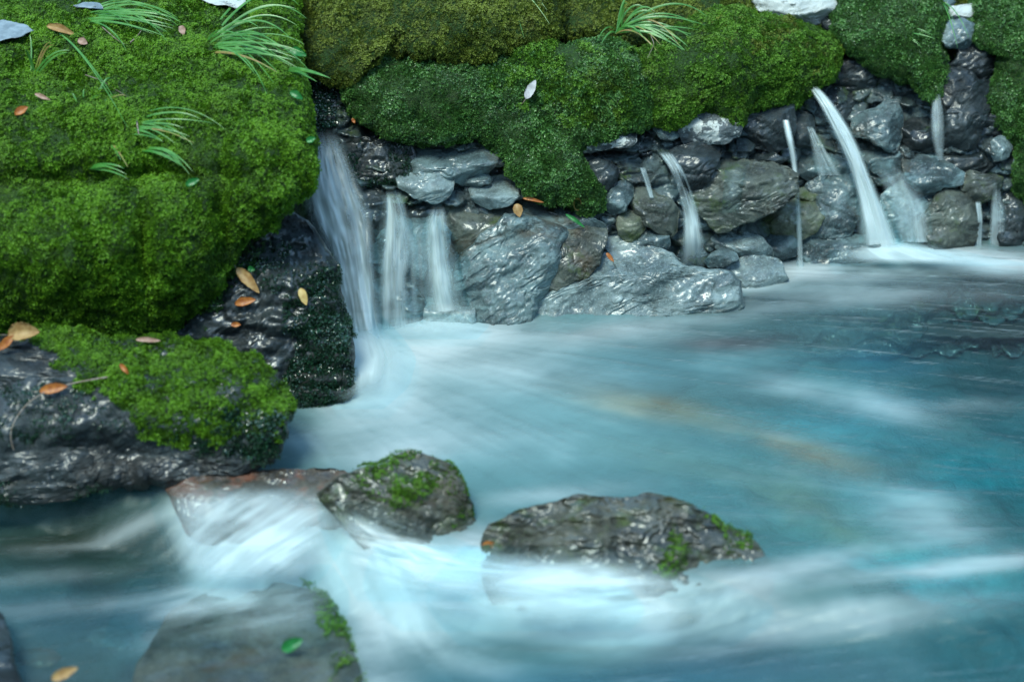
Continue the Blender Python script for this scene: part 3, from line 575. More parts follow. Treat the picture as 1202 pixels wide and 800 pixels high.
rock([(1160,238),(1172,226),(1190,224),(1215,232),(1215,302),(1185,300),(1163,292)], 'wetdark', 'dark mossy rock at the waterline by the right frame edge', T=22, dy=.0, ridge=240)
rock([(878,-14),(975,-14),(990,6),(975,21),(952,28),(920,25),(895,13)], 'lichen', 'white lichen-covered rock at the top edge above the second moss cushion', T=26, dy=-.01, ridge=4, top=.7)
rock([(964,24),(980,13),(996,20),(994,36),(975,40)], 'dark', 'small dark blue rock right of the white lichen-covered rock', T=16, dy=.0)
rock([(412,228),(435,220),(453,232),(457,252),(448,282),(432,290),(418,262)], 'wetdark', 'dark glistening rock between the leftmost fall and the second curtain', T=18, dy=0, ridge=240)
rock([(434,292),(445,264),(462,248),(480,260),(489,290),(480,322),(456,328),(440,314)], 'grey', 'rounded rock behind the upper half of the second water curtain', T=22, dy=-.01, ridge=276)
rock([(476,264),(495,249),(516,256),(528,275),(524,300),(507,322),(490,304)], 'grey', 'rock with a dark hollow between the second and third water curtains', T=22, dy=-.01, ridge=268, top=1.2)
rock([(479,306),(494,297),(503,314),(496,328),(483,323)], 'pale', 'small pale knob between the second and third water curtains', T=14, dy=-.035, ridge=310, step=1.4)
rock([(436,334),(464,320),(487,334),(498,355),(495,392),(476,408),(448,408),(434,364)], 'grey', 'dome-shaped rock under the lower half of the second water curtain', T=24, dy=-.03, ridge=346)
rock([(488,362),(504,348),(530,358),(554,360),(558,384),(542,402),(510,408),(491,396)], 'pale', 'foam-washed ledge at the foot of the third water curtain', T=18, dy=-.04, ridge=368, top=1.2)
rock([(496,302),(520,288),(548,296),(550,350),(525,368),(500,350)], 'grey', 'smooth rock face behind the third water curtain', T=18, dy=0)
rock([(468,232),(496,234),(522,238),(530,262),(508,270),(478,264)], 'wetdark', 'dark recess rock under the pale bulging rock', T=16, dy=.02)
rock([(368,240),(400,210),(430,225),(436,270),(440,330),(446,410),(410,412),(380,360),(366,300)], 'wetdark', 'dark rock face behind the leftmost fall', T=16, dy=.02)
def build_bedrock():
    gx = np.arange(380, 1270, 1.9); gy = np.arange(60, 420, 1.9); X, Y = np.meshgrid(gx, gy); H = np.zeros_like(X)
    lr = np.random.default_rng(44)
    wx = X+fbm(np.stack([X*.03, Y*.03, X*0], -1), 2, 51)*10; wy = Y+fbm(np.stack([X*.03, Y*.03, X*0+7], -1), 2, 52)*8
    for (cx, cy, amp, tl, gr) in ((30, 20, 14, .75, 5), (13, 9, 4.5, .5, 2.2)):
        best = np.full(X.shape, 1e9); sec = np.full(X.shape, 1e9); Hk = np.zeros_like(X)
        for yy in np.arange(30, 450, cy):
            for xx in np.arange(350, 1300, cx):
                sx, sy = xx+lr.uniform(-.45, .45)*cx, yy+lr.uniform(-.45, .45)*cy; o_, tx, ty = lr.uniform(-.5, .5)*amp, lr.uniform(-.5, .5)*tl, lr.uniform(.1, 1.2)*tl
                i0, i1 = np.searchsorted(gy, [sy-cy*2.4, sy+cy*2.4]); j0, j1 = np.searchsorted(gx, [sx-cx*2.4, sx+cx*2.4])
                if i1 <= i0 or j1 <= j0: continue
                sl = (slice(i0, i1), slice(j0, j1)); d = np.hypot((wx[sl]-sx)/cx, (wy[sl]-sy)/cy)
                m = d < best[sl]; sec[sl] = np.where(m, best[sl], np.minimum(sec[sl], d)); Hk[sl] = np.where(m, o_+tx*(wx[sl]-sx)+ty*(wy[sl]-sy), Hk[sl]); best[sl] = np.where(m, d, best[sl])
        H += Hk-gr*np.exp(-((sec-best)/.07)**2)
    H += fbm(np.stack([X*.12, Y*.12, X*0], -1), 3, 60)*2
    rim = sstep(380, 400, X)*sstep(60, 80, Y); d = wall_depth(X, Y)-.006-H*.0021+(1-rim)*.05
    return mesh_obj('bedrock', at_depth(X, Y, d).reshape(-1, 3), grid_faces(len(gx), len(gy)), M['wallrock'], base=np.zeros(3))
tag(build_bedrock(), kind='structure')
# small stones wedged in the joints
pr = random.Random(5)
spots = [(742,188),(752,200),(760,180),(772,176),(784,170),(745,172),(756,160),(712,258),(722,262),(706,246),(735,290),(742,262),(800,282),(812,262),(828,262),(832,284),(824,296),(880,268),(872,280),(910,262),(935,212),(925,214),(884,168),(862,172),(850,176),(905,186),(1050,206),(1060,222),(1080,240),(1072,206),(1150,192),(1166,196),(1178,200),(1190,212),(1176,214),(1186,228),(1196,240),(1160,180),(1170,224),(1152,252),(1158,268),(1146,282),(1172,280),(1020,210),(1030,222),(1000,170),(1012,180),(960,216),(925,300),(600,262),(590,256),(540,222),(530,226),(476,226),(500,330),(497,342),(552,250),(612,244),(700,232),(690,242),(755,238)]
for i, (sx, sy) in enumerate(spots[::2]+spots[1::6]):
    a0 = pr.random()*6; r0 = pr.uniform(5, 10); n = 7
    poly = [(sx+r0*pr.uniform(.75, 1.25)*1.2*math.cos(a0+k*2*math.pi/n), sy+r0*pr.uniform(.7, 1.2)*.8*math.sin(a0+k*2*math.pi/n)) for k in range(n)]
    o, _s = solid('pebble', poly, M[['grey', 'wetdark', 'pale', 'brown', 'dark'][pr.randrange(5)]], dy=pr.uniform(-.005, .02), T=r0*.9, Tb=12, seed=300+i, ridge=sy, step=1.4, facets=5)
    tag(o, 'small wet stone wedged in a joint of the seeping rock wall', 'stone', 'small stones wedged in the joints of the wall')

# ------------------------------------------------------------------ mossy boulders
def mossy(poly, mat, label, mossmat, T, depthfn=wall_depth, dy=0, dens=26000, size=.0075, region=None, holes=(), name='mossy_boulder', rockm='dark', group='moss covered boulders', mkw=None, extra=(), **kw):
    kw.setdefault('facets', 0); kw.setdefault('crack', 0); kw.setdefault('e', 3.0); kw.setdefault('nz', 2.4); kw.setdefault('rough', 3.5); kw.setdefault('jag', 0); kw.setdefault('terr', 0); kw.setdefault('step', 3.0)
    ROCK_N[0] += 1; sd_ = kw.pop('seed', ROCK_N[0])
    o, src = solid(name, poly, M[rockm], dy=dy, T=T, depthfn=depthfn, seed=sd_, **kw); o = wrap(o); tag(o, label, 'boulder', group)
    sprigs('moss', src, M[mossmat], o, dens, size, region=region, holes=holes, seed=sd_, **(mkw or {}))
    for i, (mm, d2, s2, reg, k2) in enumerate(extra): sprigs('moss', src, M[mm], o, d2, s2, region=reg, seed=sd_+50+i, **k2)
    return o, src
def moss_ground():
    b = NB('moss_undergrowth'); P = b.pos(); c = b.mix(b.ramp(b.noise(P, 160, 3, .7), .35, .65), (.016, .045, .006), (.05, .115, .014))
    c = b.mix(b.ramp(b.noise(P, 30, 4, .6), .5, .7, 0, .5), c, (.02, .03, .006))
    return b.surf(b.princ(Base_Color=c, Roughness=.9, Normal=b.bump(b.noise(P, 240, 4, .7), 1, .012)))
M['under'] = under = moss_ground()
mound, mound_src = mossy([(-120,-170),(120,-180),(325,-170),(340,-60),(348,30),(351,90),(358,130),(366,170),(366,205),(358,222),(338,232),(318,262),(290,272),(268,300),(258,332),(236,355),(205,376),(180,390),(140,395),(90,390),(40,384),(-120,374)],
    'dark', 'huge bright green moss-covered boulder filling the upper left', 'moss', T=46, Tb=70, depthfn=left_depth, dens=42000, size=.0078, rockm='under', e=3.2, c=(150,150),
    lumps=[(80,300,100,60,52),(205,280,50,60,30),(300,170,65,70,38),(60,215,90,16,-26),(168,270,12,70,-26),(262,250,11,60,-24),(120,130,70,40,20),(40,90,60,24,-24),(200,205,60,12,-20),(230,120,16,50,-12),(330,230,30,30,14)], mkw=dict(droop=.5, leaves=5))
mossy([(352,30),(360,-60),(470,-70),(600,-60),(660,-20),(655,40),(625,52),(560,72),(500,70),(450,62),(425,90),(400,95),(358,80)], 'dark', 'olive brown moss hummock overhanging at the top left of the moss curtain', 'moss_olive', T=40, Tb=50, dy=-.05, rockm='under', dens=36000,
      lumps=[(400,30,50,40,12),(520,20,60,40,14),(590,30,40,30,10)], c=(500,0))
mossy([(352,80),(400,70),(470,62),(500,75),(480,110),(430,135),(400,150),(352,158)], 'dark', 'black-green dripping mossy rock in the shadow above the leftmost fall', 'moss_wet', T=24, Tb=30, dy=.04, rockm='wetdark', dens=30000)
mossy([(400,90),(440,60),(500,62),(560,60),(600,38),(640,40),(660,60),(700,45),(740,60),(764,90),(768,115),(756,145),(742,152),(700,160),(680,178),(690,200),(706,225),(708,240),(690,248),(660,236),(620,232),(612,214),(590,180),(560,158),(520,162),(490,166),(455,160),(420,140)],
      'dark', 'wide hanging curtain of dense green moss over the centre of the wall', 'moss_cool', T=27, Tb=50, dy=-.025, rockm='under', dens=42000, c=(610,125), e=5, mkw=dict(droop=.9), size=.0082,
      lumps=[(690,90,60,50,16),(620,60,40,30,10),(560,110,60,30,8),(660,190,50,40,8),(480,110,50,30,6),(640,130,18,60,-8)],
      extra=[('moss_mid', 34000, .0085, [(560,60),(600,38),(640,40),(660,60),(700,45),(740,60),(768,95),(770,120),(750,150),(700,160),(660,130),(620,110),(580,90)], dict(droop=.8, soft=24))])
mossy([(640,0),(660,-40),(760,-60),(830,-50),(860,0),(850,30),(800,40),(760,60),(720,50),(690,40),(655,45)], 'dark', 'low brownish moss hummock behind the sedge tuft at the top', 'moss_olive', T=26, Tb=50, dy=.03, rockm='under', dens=32000)
mossy([(750,60),(780,40),(820,20),(860,12),(900,22),(940,26),(975,42),(985,60),(975,90),(955,105),(935,122),(905,124),(880,128),(868,150),(850,140),(825,126),(805,140),(790,150),(770,142),(764,120),(758,90)], 'dark', 'rounded green moss cushion right of the sedge tuft with russet top', 'moss_mid', T=40, Tb=50, dy=-.03, rockm='under', dens=42000, mkw=dict(droop=.7), c=(865,80),
      lumps=[(900,70,60,40,16),(800,100,30,40,-6)], extra=[('moss_olive', 20000, .008, [(820,10),(900,20),(985,40),(985,90),(960,60),(900,45),(850,45)], dict(droop=.6, soft=20))])
mossy([(985,-40),(1090,-40),(1105,10),(1100,40),(1104,80),(1098,108),(1088,118),(1075,95),(1050,86),(1030,80),(1000,60),(985,40)], 'dark', 'small green moss cushion over the dark hollow between two stone piles', 'moss_cool', T=34, Tb=50, dy=-.02, rockm='under', dens=42000, mkw=dict(droop=.8), c=(1045,30))
mossy([(1135,50),(1145,-50),(1290,-50),(1290,260),(1215,250),(1190,220),(1196,170),(1170,150),(1155,120),(1170,90),(1172,60)], 'dark', 'mossy slope running down the right frame edge', 'moss_cool', T=34, Tb=50, dy=.0, rockm='under', dens=40000, mkw=dict(droop=.8), c=(1220,80))
def bank_moss():
    gx = np.linspace(340, 1290, 200); gy = np.linspace(-60, 175, 60); X, Y = np.meshgrid(gx, gy)
    P = at_depth(X, Y, wall_depth(X, Y)+.045).reshape(-1, 3); P += fbm(P*9, 4, 2)[:, None]*np.array([[0, .02, .02]]); F = grid_faces(200, 60); T = np.vstack([F[:, [0, 1, 2]], F[:, [0, 2, 3]]])
    o = sprigs('ground_moss', (P, T), M['moss_olive'], None, 15000, .009, seed=400, droop=.6, holes=[[(960,40),(1100,90),(1110,150),(1170,40),(1175,160),(1100,190),(940,180)], [(352,80),(480,80),(480,160),(352,180)]])
    tag(o, kind='stuff')
bank_moss()
# moss on the dripping ledge and in the joints: parts of their rocks
def add_moss(key_or_pair, mm, dens, size, **kw):
    o0, src = key_or_pair; o = wrap(o0)
    for k in ('label', 'category', 'group'):
        if k in o0: o[k] = o0[k]; del o0[k]
    sprigs('moss', src, M[mm], o, dens, size, **kw)
add_moss(R_['ledge_wetmoss'], 'moss_wet', 30000, .006, patchy=.42, seed=61, droop=1.0)

# left boulders
LB = solid('wet_boulder', [(225,300),(270,262),(300,250),(335,246),(362,262),(380,287),(393,312),(403,350),(413,400),(414,450),(402,480),(372,492),(345,500),(310,500),(240,470),(190,430),(195,380)], M['wetdark'], dy=0, T=46, Tb=60,
           depthfn=lambda x, y: wall_depth(x, y)*0+(np.interp(y, [240, 300, 400, 500], [.0, -.09, -.19, -.25])+4)/rays(x, y)[..., 1], seed=81, facets=5, facet_k=.6, step=2.4, c=(310,385), e=2.8, nz=1.3,
           lumps=[(345,300,30,12,-6),(330,330,40,10,5)])
LB = (wrap(LB[0]), LB[1]); tag(LB[0], 'dark wet boulder with fallen leaves and teal moss left of the leftmost fall', 'boulder')
sprigs('moss', LB[1], M['moss_wet'], LB[0], 42000, .0065, seed=82, droop=.8, region=[(395,315),(415,400),(415,485),(345,492),(330,455),(345,400),(330,365),(350,345),(372,335),(370,320)], soft=8)
sprigs('moss', LB[1], M['moss_wet'], LB[0], 26000, .006, seed=83, droop=.8, region=[(255,300),(300,285),(350,290),(395,300),(400,345),(340,350),(280,335),(245,345)], soft=14, patchy=.46)
sprigs('moss', LB[1], M['moss_cool'], LB[0], 30000, .0065, seed=84, droop=.6, region=[(230,300),(290,270),(315,262),(300,300),(285,330),(240,370),(215,380),(200,340)], soft=10)
lowf = lambda x, y: (np.interp(y, [380, 430, 500, 570, 620], [-.34, -.44, -.55, -.60, -.62])+4)/rays(x, y)[..., 1]
LM = mossy([(-90,402),(-20,398),(20,396),(45,387),(90,389),(140,398),(200,397),(250,404),(300,423),(330,448),(339,480),(334,512),(318,540),(280,558),(230,568),(120,575),(40,575),(-90,575)], 'dark', 'low boulder with bright moss top and dark wet underside in the lower left corner', 'moss', T=34, jag=.4, terr=.6, Tb=60, depthfn=lowf, dens=64000, size=.0075, rockm='dark', facets=5, facet_k=.5, e=3.0,
      c=(150,480), region=[(40,384),(90,380),(200,388),(260,398),(310,420),(340,450),(345,485),(325,505),(285,500),(250,515),(200,520),(165,512),(140,480),(105,458),(75,442),(62,412),(20,400)], 
      lumps=[(230,440,80,40,16),(120,530,90,20,-22),(90,470,80,18,8)], step=2.4, crack=1.0,
      extra=[('moss_wet', 36000, .0075, [(200,505),(245,480),(330,480),(342,500),(330,535),(290,545),(250,530),(215,540)], dict(droop=.7, patchy=.4)), ('moss_wet', 24000, .005, [(-60,450),(100,452),(150,490),(110,510),(20,530),(-60,530)], dict(patchy=.45))])
o, s = solid('rock', [(-50,414),(0,410),(45,412),(66,424),(64,440),(40,448),(0,452),(-50,450)], M['dark'], depthfn=lowf, dy=-.03, T=14, Tb=20, seed=91, ridge=424, step=2); tag(o, 'flat dark bare rock embedded in the low mossy boulder at the left edge', 'rock')
o, s = solid('rock', [(-60,566),(0,560),(60,562),(118,562),(128,572),(90,584),(40,592),(-60,596)], M['wetdark'], depthfn=lowf, dy=-.02, T=16, Tb=30, seed=92, ridge=572, step=2); o = wrap(o); tag(o, 'low dark rock dotted with wet moss at the waterline under the low mossy boulder', 'rock')
sprigs('moss', s, M['moss_wet'], o, 26000, .006, seed=93, patchy=.45)

# rocks standing in the stream
def plane_depth(cx, cy, z):
    d0 = float(((z-CAM[2])/rays(cx, cy)[2])); return lambda x, y: np.full(np.shape(x), d0)
o, s = solid('rock', [(196,575),(225,560),(262,556),(330,551),(400,552),(450,562),(475,610),(460,665),(390,680),(300,670),(220,625)], M['red'], depthfn=lambda x, y: (np.interp(y, [550, 600, 640], [-.58, -.665, -.70])+4)/rays(x, y)[..., 1], dy=.0, T=26, Tb=30, seed=94, facets=3, facet_k=.4, step=2.4, ridge=575, top=.8)
tag(o, 'low reddish rock half veiled by the small cascade in the foreground', 'rock')
RA = solid('rock', [(372,580),(425,550),(452,545),(462,535),(477,529),(500,534),(528,546),(544,566),(553,592),(560,640),(562,690),(540,720),(490,716),(458,684),(428,648),(396,612)], M['stream'], depthfn=lambda x, y: (np.interp(y, [530, 635, 660, 720], [-.65, -.73, -.735, -.71])+4)/rays(x, y)[..., 1], dy=0, T=44, Tb=50, seed=95, facets=6, facet_k=.7, step=2, ridge=575, top=.7)
RA = (wrap(RA[0]), RA[1]); tag(RA[0], 'pointed dark rock with mossy crown and glinting face in the middle of the stream', 'rock', 'rocks standing in the stream')
sprigs('moss', RA[1], M['moss_mid'], RA[0], 34000, .005, seed=96, region=[(415,552),(477,520),(535,540),(560,585),(545,605),(505,580),(480,600),(450,600),(410,580)], patchy=.38)
RB = solid('rock', [(566,640),(578,614),(610,600),(648,590),(680,581),(760,579),(800,588),(822,600),(850,618),(880,632),(896,648),(905,690),(860,740),(790,765),(730,772),(650,765),(580,730)], M['stream'], depthfn=lambda x, y: (np.interp(y, [580, 650, 685, 730, 770], [-.725, -.815, -.862, -.865, -.86])+4)/rays(x, y)[..., 1], dy=0, T=48, Tb=50, seed=97, facets=6, facet_k=.7, step=2.2, ridge=604, top=.9)
RB = (wrap(RB[0]), RB[1]); tag(RB[0], 'broad brown rock with a bright wet edge and green moss streak in the foreground stream', 'rock', 'rocks standing in the stream')
sprigs('moss', RB[1], M['moss_mid'], RB[0], 34000, .0055, seed=98, region=[(795,610),(812,640),(806,670),(780,680),(765,665),(780,640)], soft=6)
sprigs('moss', RB[1], M['moss_mid'], RB[0], 30000, .005, seed=99, region=[(830,600),(880,628),(885,645),(850,640)], soft=6)
RC = solid('submerged_slab', [(150,860),(160,780),(200,715),(250,690),(330,672),(362,676),(385,700),(405,740),(424,790),(430,860)], M['slab'], depthfn=lambda x, y: ((-.118-CAM[2])/rays(x, y)[..., 2]), dy=0, T=34, Tb=40, seed=101, terr=.15, jag=.25, facets=2, facet_k=.2, step=3, c=(290,790), crack=0, rough=.4)
RC = (wrap(RC[0]), RC[1]); tag(RC[0], 'large smooth grey slab with mossy right rim washed by water at the bottom left', 'rock')
sprigs('moss', RC[1], M['moss_mid'], RC[0], 26000, .006, seed=102, region=[(355,678),(385,690),(440,790),(440,860),(400,860),(385,760),(372,710)], soft=4, patchy=.3)
o, s = solid('rock', [(-40,690),(2,725),(14,760),(24,800),(30,860),(-40,860)], M['wetdark'], depthfn=lambda x, y: ((-.05-CAM[2])/rays(x, y)[..., 2]), T=20, seed=103, step=3); tag(o, 'dark blurred rock cut off by the bottom left corner', 'rock')
M['ochre'] = simple('ochre_stone', (.34, .25, .12), .8, (.22, .16, .08), 12); M['turq'] = simple('pale_turquoise_stone', (.10, .27, .29), .8, (.07, .20, .23), 6); M['umber'] = simple('dark_umber_stone', (.05, .045, .042), .8, (.025, .03, .03), 12)
for i, (x, y, rx, ry, an, m_, lb) in enumerate([(862,414,80,20,-3,'umber','dark brown stone under the pool surface in front of the long cracked slab'),(1140,374,100,24,2,'umber','large dark stone under the pool near the right frame edge')]):
    ca, sa = math.cos(math.radians(an)), math.sin(math.radians(an))
    o, s = solid('submerged_stone', [(x+rx*math.cos(t)*ca-ry*math.sin(t)*sa, y+rx*math.cos(t)*sa+ry*math.sin(t)*ca) for t in np.linspace(0, 6.28, 11)[:-1]], M[m_], depthfn=lambda x, y: ((-.175-CAM[2])/rays(x, y)[..., 2]), T=ry*.7, Tb=10, seed=140+i, step=3, e=2.2, facets=0, terr=0, jag=.6, crack=0); tag(o, lb, 'stone', 'stones under the pool')
for i, (x, y, rx, ry, m_, lb) in enumerate([(130,748,26,13,'pale','white blurred cobble under water at the lower left'),(182,746,15,8,'red','small tan cobble right of the white underwater cobble'),(45,770,26,11,'red','brownish cobble under water near the bottom left corner'),(208,712,16,9,'pale','faint pale cobble under water above the large slab')]):
    o, s = solid('cobble', [(x+rx*math.cos(t), y+ry*math.sin(t)) for t in np.linspace(0, 6.28, 9)[:-1]], M[m_], depthfn=lambda x, y: ((-.115-CAM[2])/rays(x, y)[..., 2]), T=9, seed=110+i, step=2); tag(o, lb, 'cobble', 'cobbles under the shallow water')

# ------------------------------------------------------------------ falling water
def fall(rows, label, dens=.8, th=6, dy=-.055, seed=0, streak=1.0, fade=(.06, .0), edge=.5, name='waterfall', depthfn=wall_depth, parent=None, to_water=False, gap=.0, side_flow=None):
    """rows: (x left, x right, y[, extra dy, density]) down the fall; a flattened closed tube that thins out at its rims"""
    rows = [tuple(r)+(0, 1)[len(r)-3:] for r in rows]
    l = rows[-1]
    if to_water: rows[-1] = (l[0], l[1], l[2], l[3]+.03, l[4]); rows.append((l[0], l[1], l[2]+12, l[3]+.05, l[4]))
    R = np.array(rows, float)
    s = np.r_[0, np.cumsum(np.hypot(np.diff((R[:, 0]+R[:, 1])/2), np.diff(R[:, 2])))]; n = max(30, int(s[-1]/1.6)); t = np.linspace(0, s[-1], n)
    def sm(col):
        v = np.interp(t, s, col); k = max(3, n//8); pad = np.pad(v, k, mode='reflect', reflect_type='odd'); ker = np.hanning(2*k+1); ker /= ker.sum(); return np.convolve(pad, ker, 'valid')
    xl, xr, yy, ed, dn = [sm(R[:, i]) for i in range(5)]
    wmax = (xr-xl).max(); m = max(13, int(wmax/1.1)); u = np.linspace(0, 1, m); VV = []; AL = []
    dep0 = depthfn((xl+xr)/2, yy)+dy+ed
    sc = float(dep0.mean())/FOC
    for side in (-1, 1):
        X = xl[:, None]+(xr-xl)[:, None]*u[None]; Y = np.repeat(yy[:, None], m, 1)
        k = np.sqrt(np.maximum(0, 1-(2*u-1)**2)); wob = fbm(np.stack([np.repeat(u[None]*min(wmax*.12, 4.5), n, 0), t[:, None]*.012+0*u, np.full((n, m), seed)], -1), 3, seed)
        D = dep0[:, None]+side*(th*k[None]*np.minimum(1, (xr-xl)/14)[:, None])*sc+wob*th*.8*sc
        P = at_depth(X, Y, D); VV.append(P.reshape(-1, 3))
        st = fbm(np.stack([np.repeat(u[None]*min(wmax*.16, 6.5), n, 0), t[:, None]*.008+0*u, np.full((n, m), seed+2.5)], -1), 4, seed+7, .6)
        if side_flow is not None:
            xx_ = u[None]*wmax; yy_ = t[:, None]+0*u-xx_*side_flow
            st = fbm(np.stack([xx_*.012+0*yy_, yy_*.075, np.full((n, m), seed+2.5)], -1), 4, seed+7, .55)
        st2 = fbm(np.stack([np.repeat(u[None]*min(wmax*.05, 2.5), n, 0), t[:, None]*.02+0*u, np.full((n, m), seed+8.5)], -1), 3, seed+9)
        a = np.clip(.74+streak*(.8*st+1.0*st2)-gap, 0, 1.3)*sstep(0, edge, 1-np.abs(2*u-1))[None]
        tt = (t/s[-1])[:, None]; a = a*(sstep(0, max(fade[0], 1e-3), tt) if fade[0] else 1)*(sstep(0, max(fade[1], 1e-3), 1-tt) if fade[1] else 1)*dn[:, None]*dens
        a = np.clip(a*1.12, 0, .985); AL.append((1-np.sqrt(1-a)).ravel())
    V = np.vstack(VV); N = n*m; g = grid_faces(m, n); F = np.vstack([g, g[:, ::-1]+N])
    j = np.arange(n-1)*m; F = np.vstack([F, np.stack([j, j+m, j+m+N, j+N], 1), np.stack([j+m-1, j+m-1+N, j+2*m-1+N, j+2*m-1], 1)])
    o = mesh_obj(name, V, F, M['fall'], parent, attrs={'alpha': np.concatenate(AL)})
    if parent is None: tag(o, label, 'waterfall', 'small falls spouting from the rock wall')
    return o
fall([(352,400,148,.02,.5),(350,412,185,-.01,.65),(350,430,225,-.02,.75),(360,442,260,-.03,.9),(378,443,300,-.04,.95),(390,446,350,-.05,1),(398,452,400,-.05,1),(400,460,425,-.06,1)], 'widest waterfall sliding down between the moss boulder and the wall', dens=1.0, th=12, dy=-.06, seed=1, to_water=True, streak=.65, edge=.6, fade=(.12, .02))
fall([(448,470,222,0,.6),(446,480,245,0,.8),(440,490,280,0,.8),(436,492,320,-.01,.65),(434,494,360,-.01,.7),(432,500,395,-.01,1)], 'second waterfall from the left, a thin spreading veil over domed rocks', dens=.95, th=7, dy=-.075, seed=2, to_water=True, streak=.95, edge=.75, fade=(.08, 0))
fall([(440,490,236,0,.3),(428,540,280,0,.6),(424,560,330,0,.7),(420,572,388,-.01,1)], 'broad faint mist of water spread over the rocks behind the two pale veils', dens=.55, th=5, dy=-.055, seed=31, to_water=True, streak=1.3, edge=.9, fade=(.4, 0))
fall([(506,524,240,0,.4),(496,530,262,0,.8),(494,538,295,0,.7),(497,545,335,-.01,.65),(500,556,375,-.02,.9)], 'third waterfall from the left, a pale veil beside the brownish wet rock', dens=.95, th=6, dy=-.07, seed=3, to_water=True, streak=.95, edge=.75, fade=(.1, 0))
fall([(770,790,178,.03,.9),(784,802,196,0,1),(795,812,222,0,1),(801,822,252,0,.9),(800,828,280,0,.75),(796,832,302,0,.7)], 'middle waterfall arching out beside the dark triangular rock', dens=.9, th=6, dy=-.085, seed=4, to_water=True, edge=.6, fade=(.05, .05), streak=.9)
fall([(917,927,141,.01,1),(921,932,160,0,1),(927,936,185,0,.9),(932,939,225,0,.8),(934,942,268,0,.75),(935,944,314,0,.8)], 'thinnest waterfall, a straight narrow jet falling from a dark block', dens=1.1, th=4, dy=-.125, seed=5, to_water=True, streak=1.0, edge=.9, fade=(.0, .02))
fall([(946,960,100,.04,.7),(958,978,118,0,1),(970,995,143,0,1),(983,1010,170,0,1),(997,1022,202,0,1),(1006,1038,238,0,1),(1010,1052,272,0,.95),(1006,1066,304,0,.85)], 'brightest waterfall, a strong arching jet pouring into white foam', dens=1.5, th=9, dy=-.10, seed=6, to_water=True, streak=.5, edge=.75, fade=(.04, 0))
fall([(1090,1098,92,.03,1),(1094,1105,112,0,.8),(1091,1109,135,0,.45),(1092,1110,160,0,.4),(1098,1108,188,0,.5)], 'narrow right waterfall beside the blue-shining pillar stone', dens=.85, th=4, dy=-.065, seed=7, edge=.5)
fall([(1144,1152,236),(1147,1154,258),(1145,1153,286)], 'short thin trickle right of the rounded brown rock', dens=.7, th=3, dy=-.06, seed=8, to_water=True)
fall([(1164,1178,212),(1162,1180,240),(1160,1182,284)], 'faint broad trickle over the waterline rock by the right edge', dens=.42, th=3, dy=-.06, seed=9, to_water=True, streak=1.6)
fall([(946,954,148),(952,972,176),(958,992,206)], 'faint veil of water left of the brightest jet', dens=.38, th=3, dy=-.06, seed=10, streak=1.5)
fall([(1004,1030,226,0,.5),(1002,1050,262,0,.8),(1000,1070,304,0,1)], 'broad splash veil around the foot of the brightest jet', dens=.5, th=8, dy=-.075, seed=11, to_water=True, streak=.9, fade=(.3, 0))
fall([(1020,1046,186,0,.4),(1030,1080,212,0,.7),(1046,1092,246,0,.8),(1052,1096,284,0,1)], 'misty veil sliding over the rock right of the brightest jet', dens=.42, th=5, dy=-.07, seed=12, streak=1.2, fade=(.3, 0))
fall([(750,758,196),(756,764,214),(762,768,232)], 'tiny trickle left of the middle waterfall', dens=.5, th=3, dy=-.06, seed=13)
fall([(852,880,190,0,.8),(850,872,215,0,.3),(846,868,250,0,.25)], 'thin film of water running down the broad overhanging rock', dens=.32, th=3, dy=-.10, seed=14, streak=1.6, edge=.95, fade=(.4, .6))

def wplane(z): return lambda x, y: (z-CAM[2])/rays(np.asarray(x, float), np.asarray(y, float))[..., 2]
redf = lambda x, y: (np.interp(y, [550, 640, 700], [-.635, -.80, -1.0])+4)/rays(np.asarray(x, float), np.asarray(y, float))[..., 1]
fall([(180,425,564,0,.3),(175,430,590,0,.85),(185,420,620,0,1),(200,395,655,0,1),(215,370,690,0,.6)], 'small cascade of white water tumbling over the low reddish rock', dens=.95, th=4, dy=0, seed=21, streak=.8, side_flow=-.6, edge=.7, fade=(.2, .25), depthfn=redf, name='cascade')
fall([(440,600,640,0,.5),(430,660,662,0,.9),(425,740,688,0,1),(440,760,716,0,.7),(470,740,740,0,.4)], 'silky cascade spilling through the gap between the two stream rocks', dens=.7, th=4, dy=0, seed=22, streak=1.0, side_flow=.12, edge=.8, fade=(.3, .35), depthfn=wplane(.02), name='cascade')
rbf = lambda x, y: (np.interp(y, [600, 650, 700, 775], [-.87, -.915, -.99, -1.08])+4)/rays(np.asarray(x, float), np.asarray(y, float))[..., 1]
fall([(545,700,640,0,.25),(520,790,664,0,.75),(500,860,688,0,1),(500,915,712,0,1.15),(520,890,738,0,.9),(540,860,758,0,.5)], 'thick veil of white water washing the foot of the broad brown stream rock', dens=1.05, th=3, dy=0, seed=23, streak=.7, side_flow=-.12, edge=.95, fade=(.4, .5), depthfn=rbf, name='cascade')
raf = lambda x, y: (np.interp(y, [560, 600, 655, 720], [-.76, -.79, -.85, -.93])+4)/rays(np.asarray(x, float), np.asarray(y, float))[..., 1]
fall([(370,440,588,0,.2),(375,500,618,0,.6),(385,570,645,0,.9),(400,610,672,0,1),(420,640,705,0,.6)], 'misty white water wrapping the foot of the pointed stream rock', dens=.95, th=3, dy=0, seed=28, streak=.9, side_flow=.45, edge=.85, fade=(.35, .35), depthfn=raf, name='cascade')

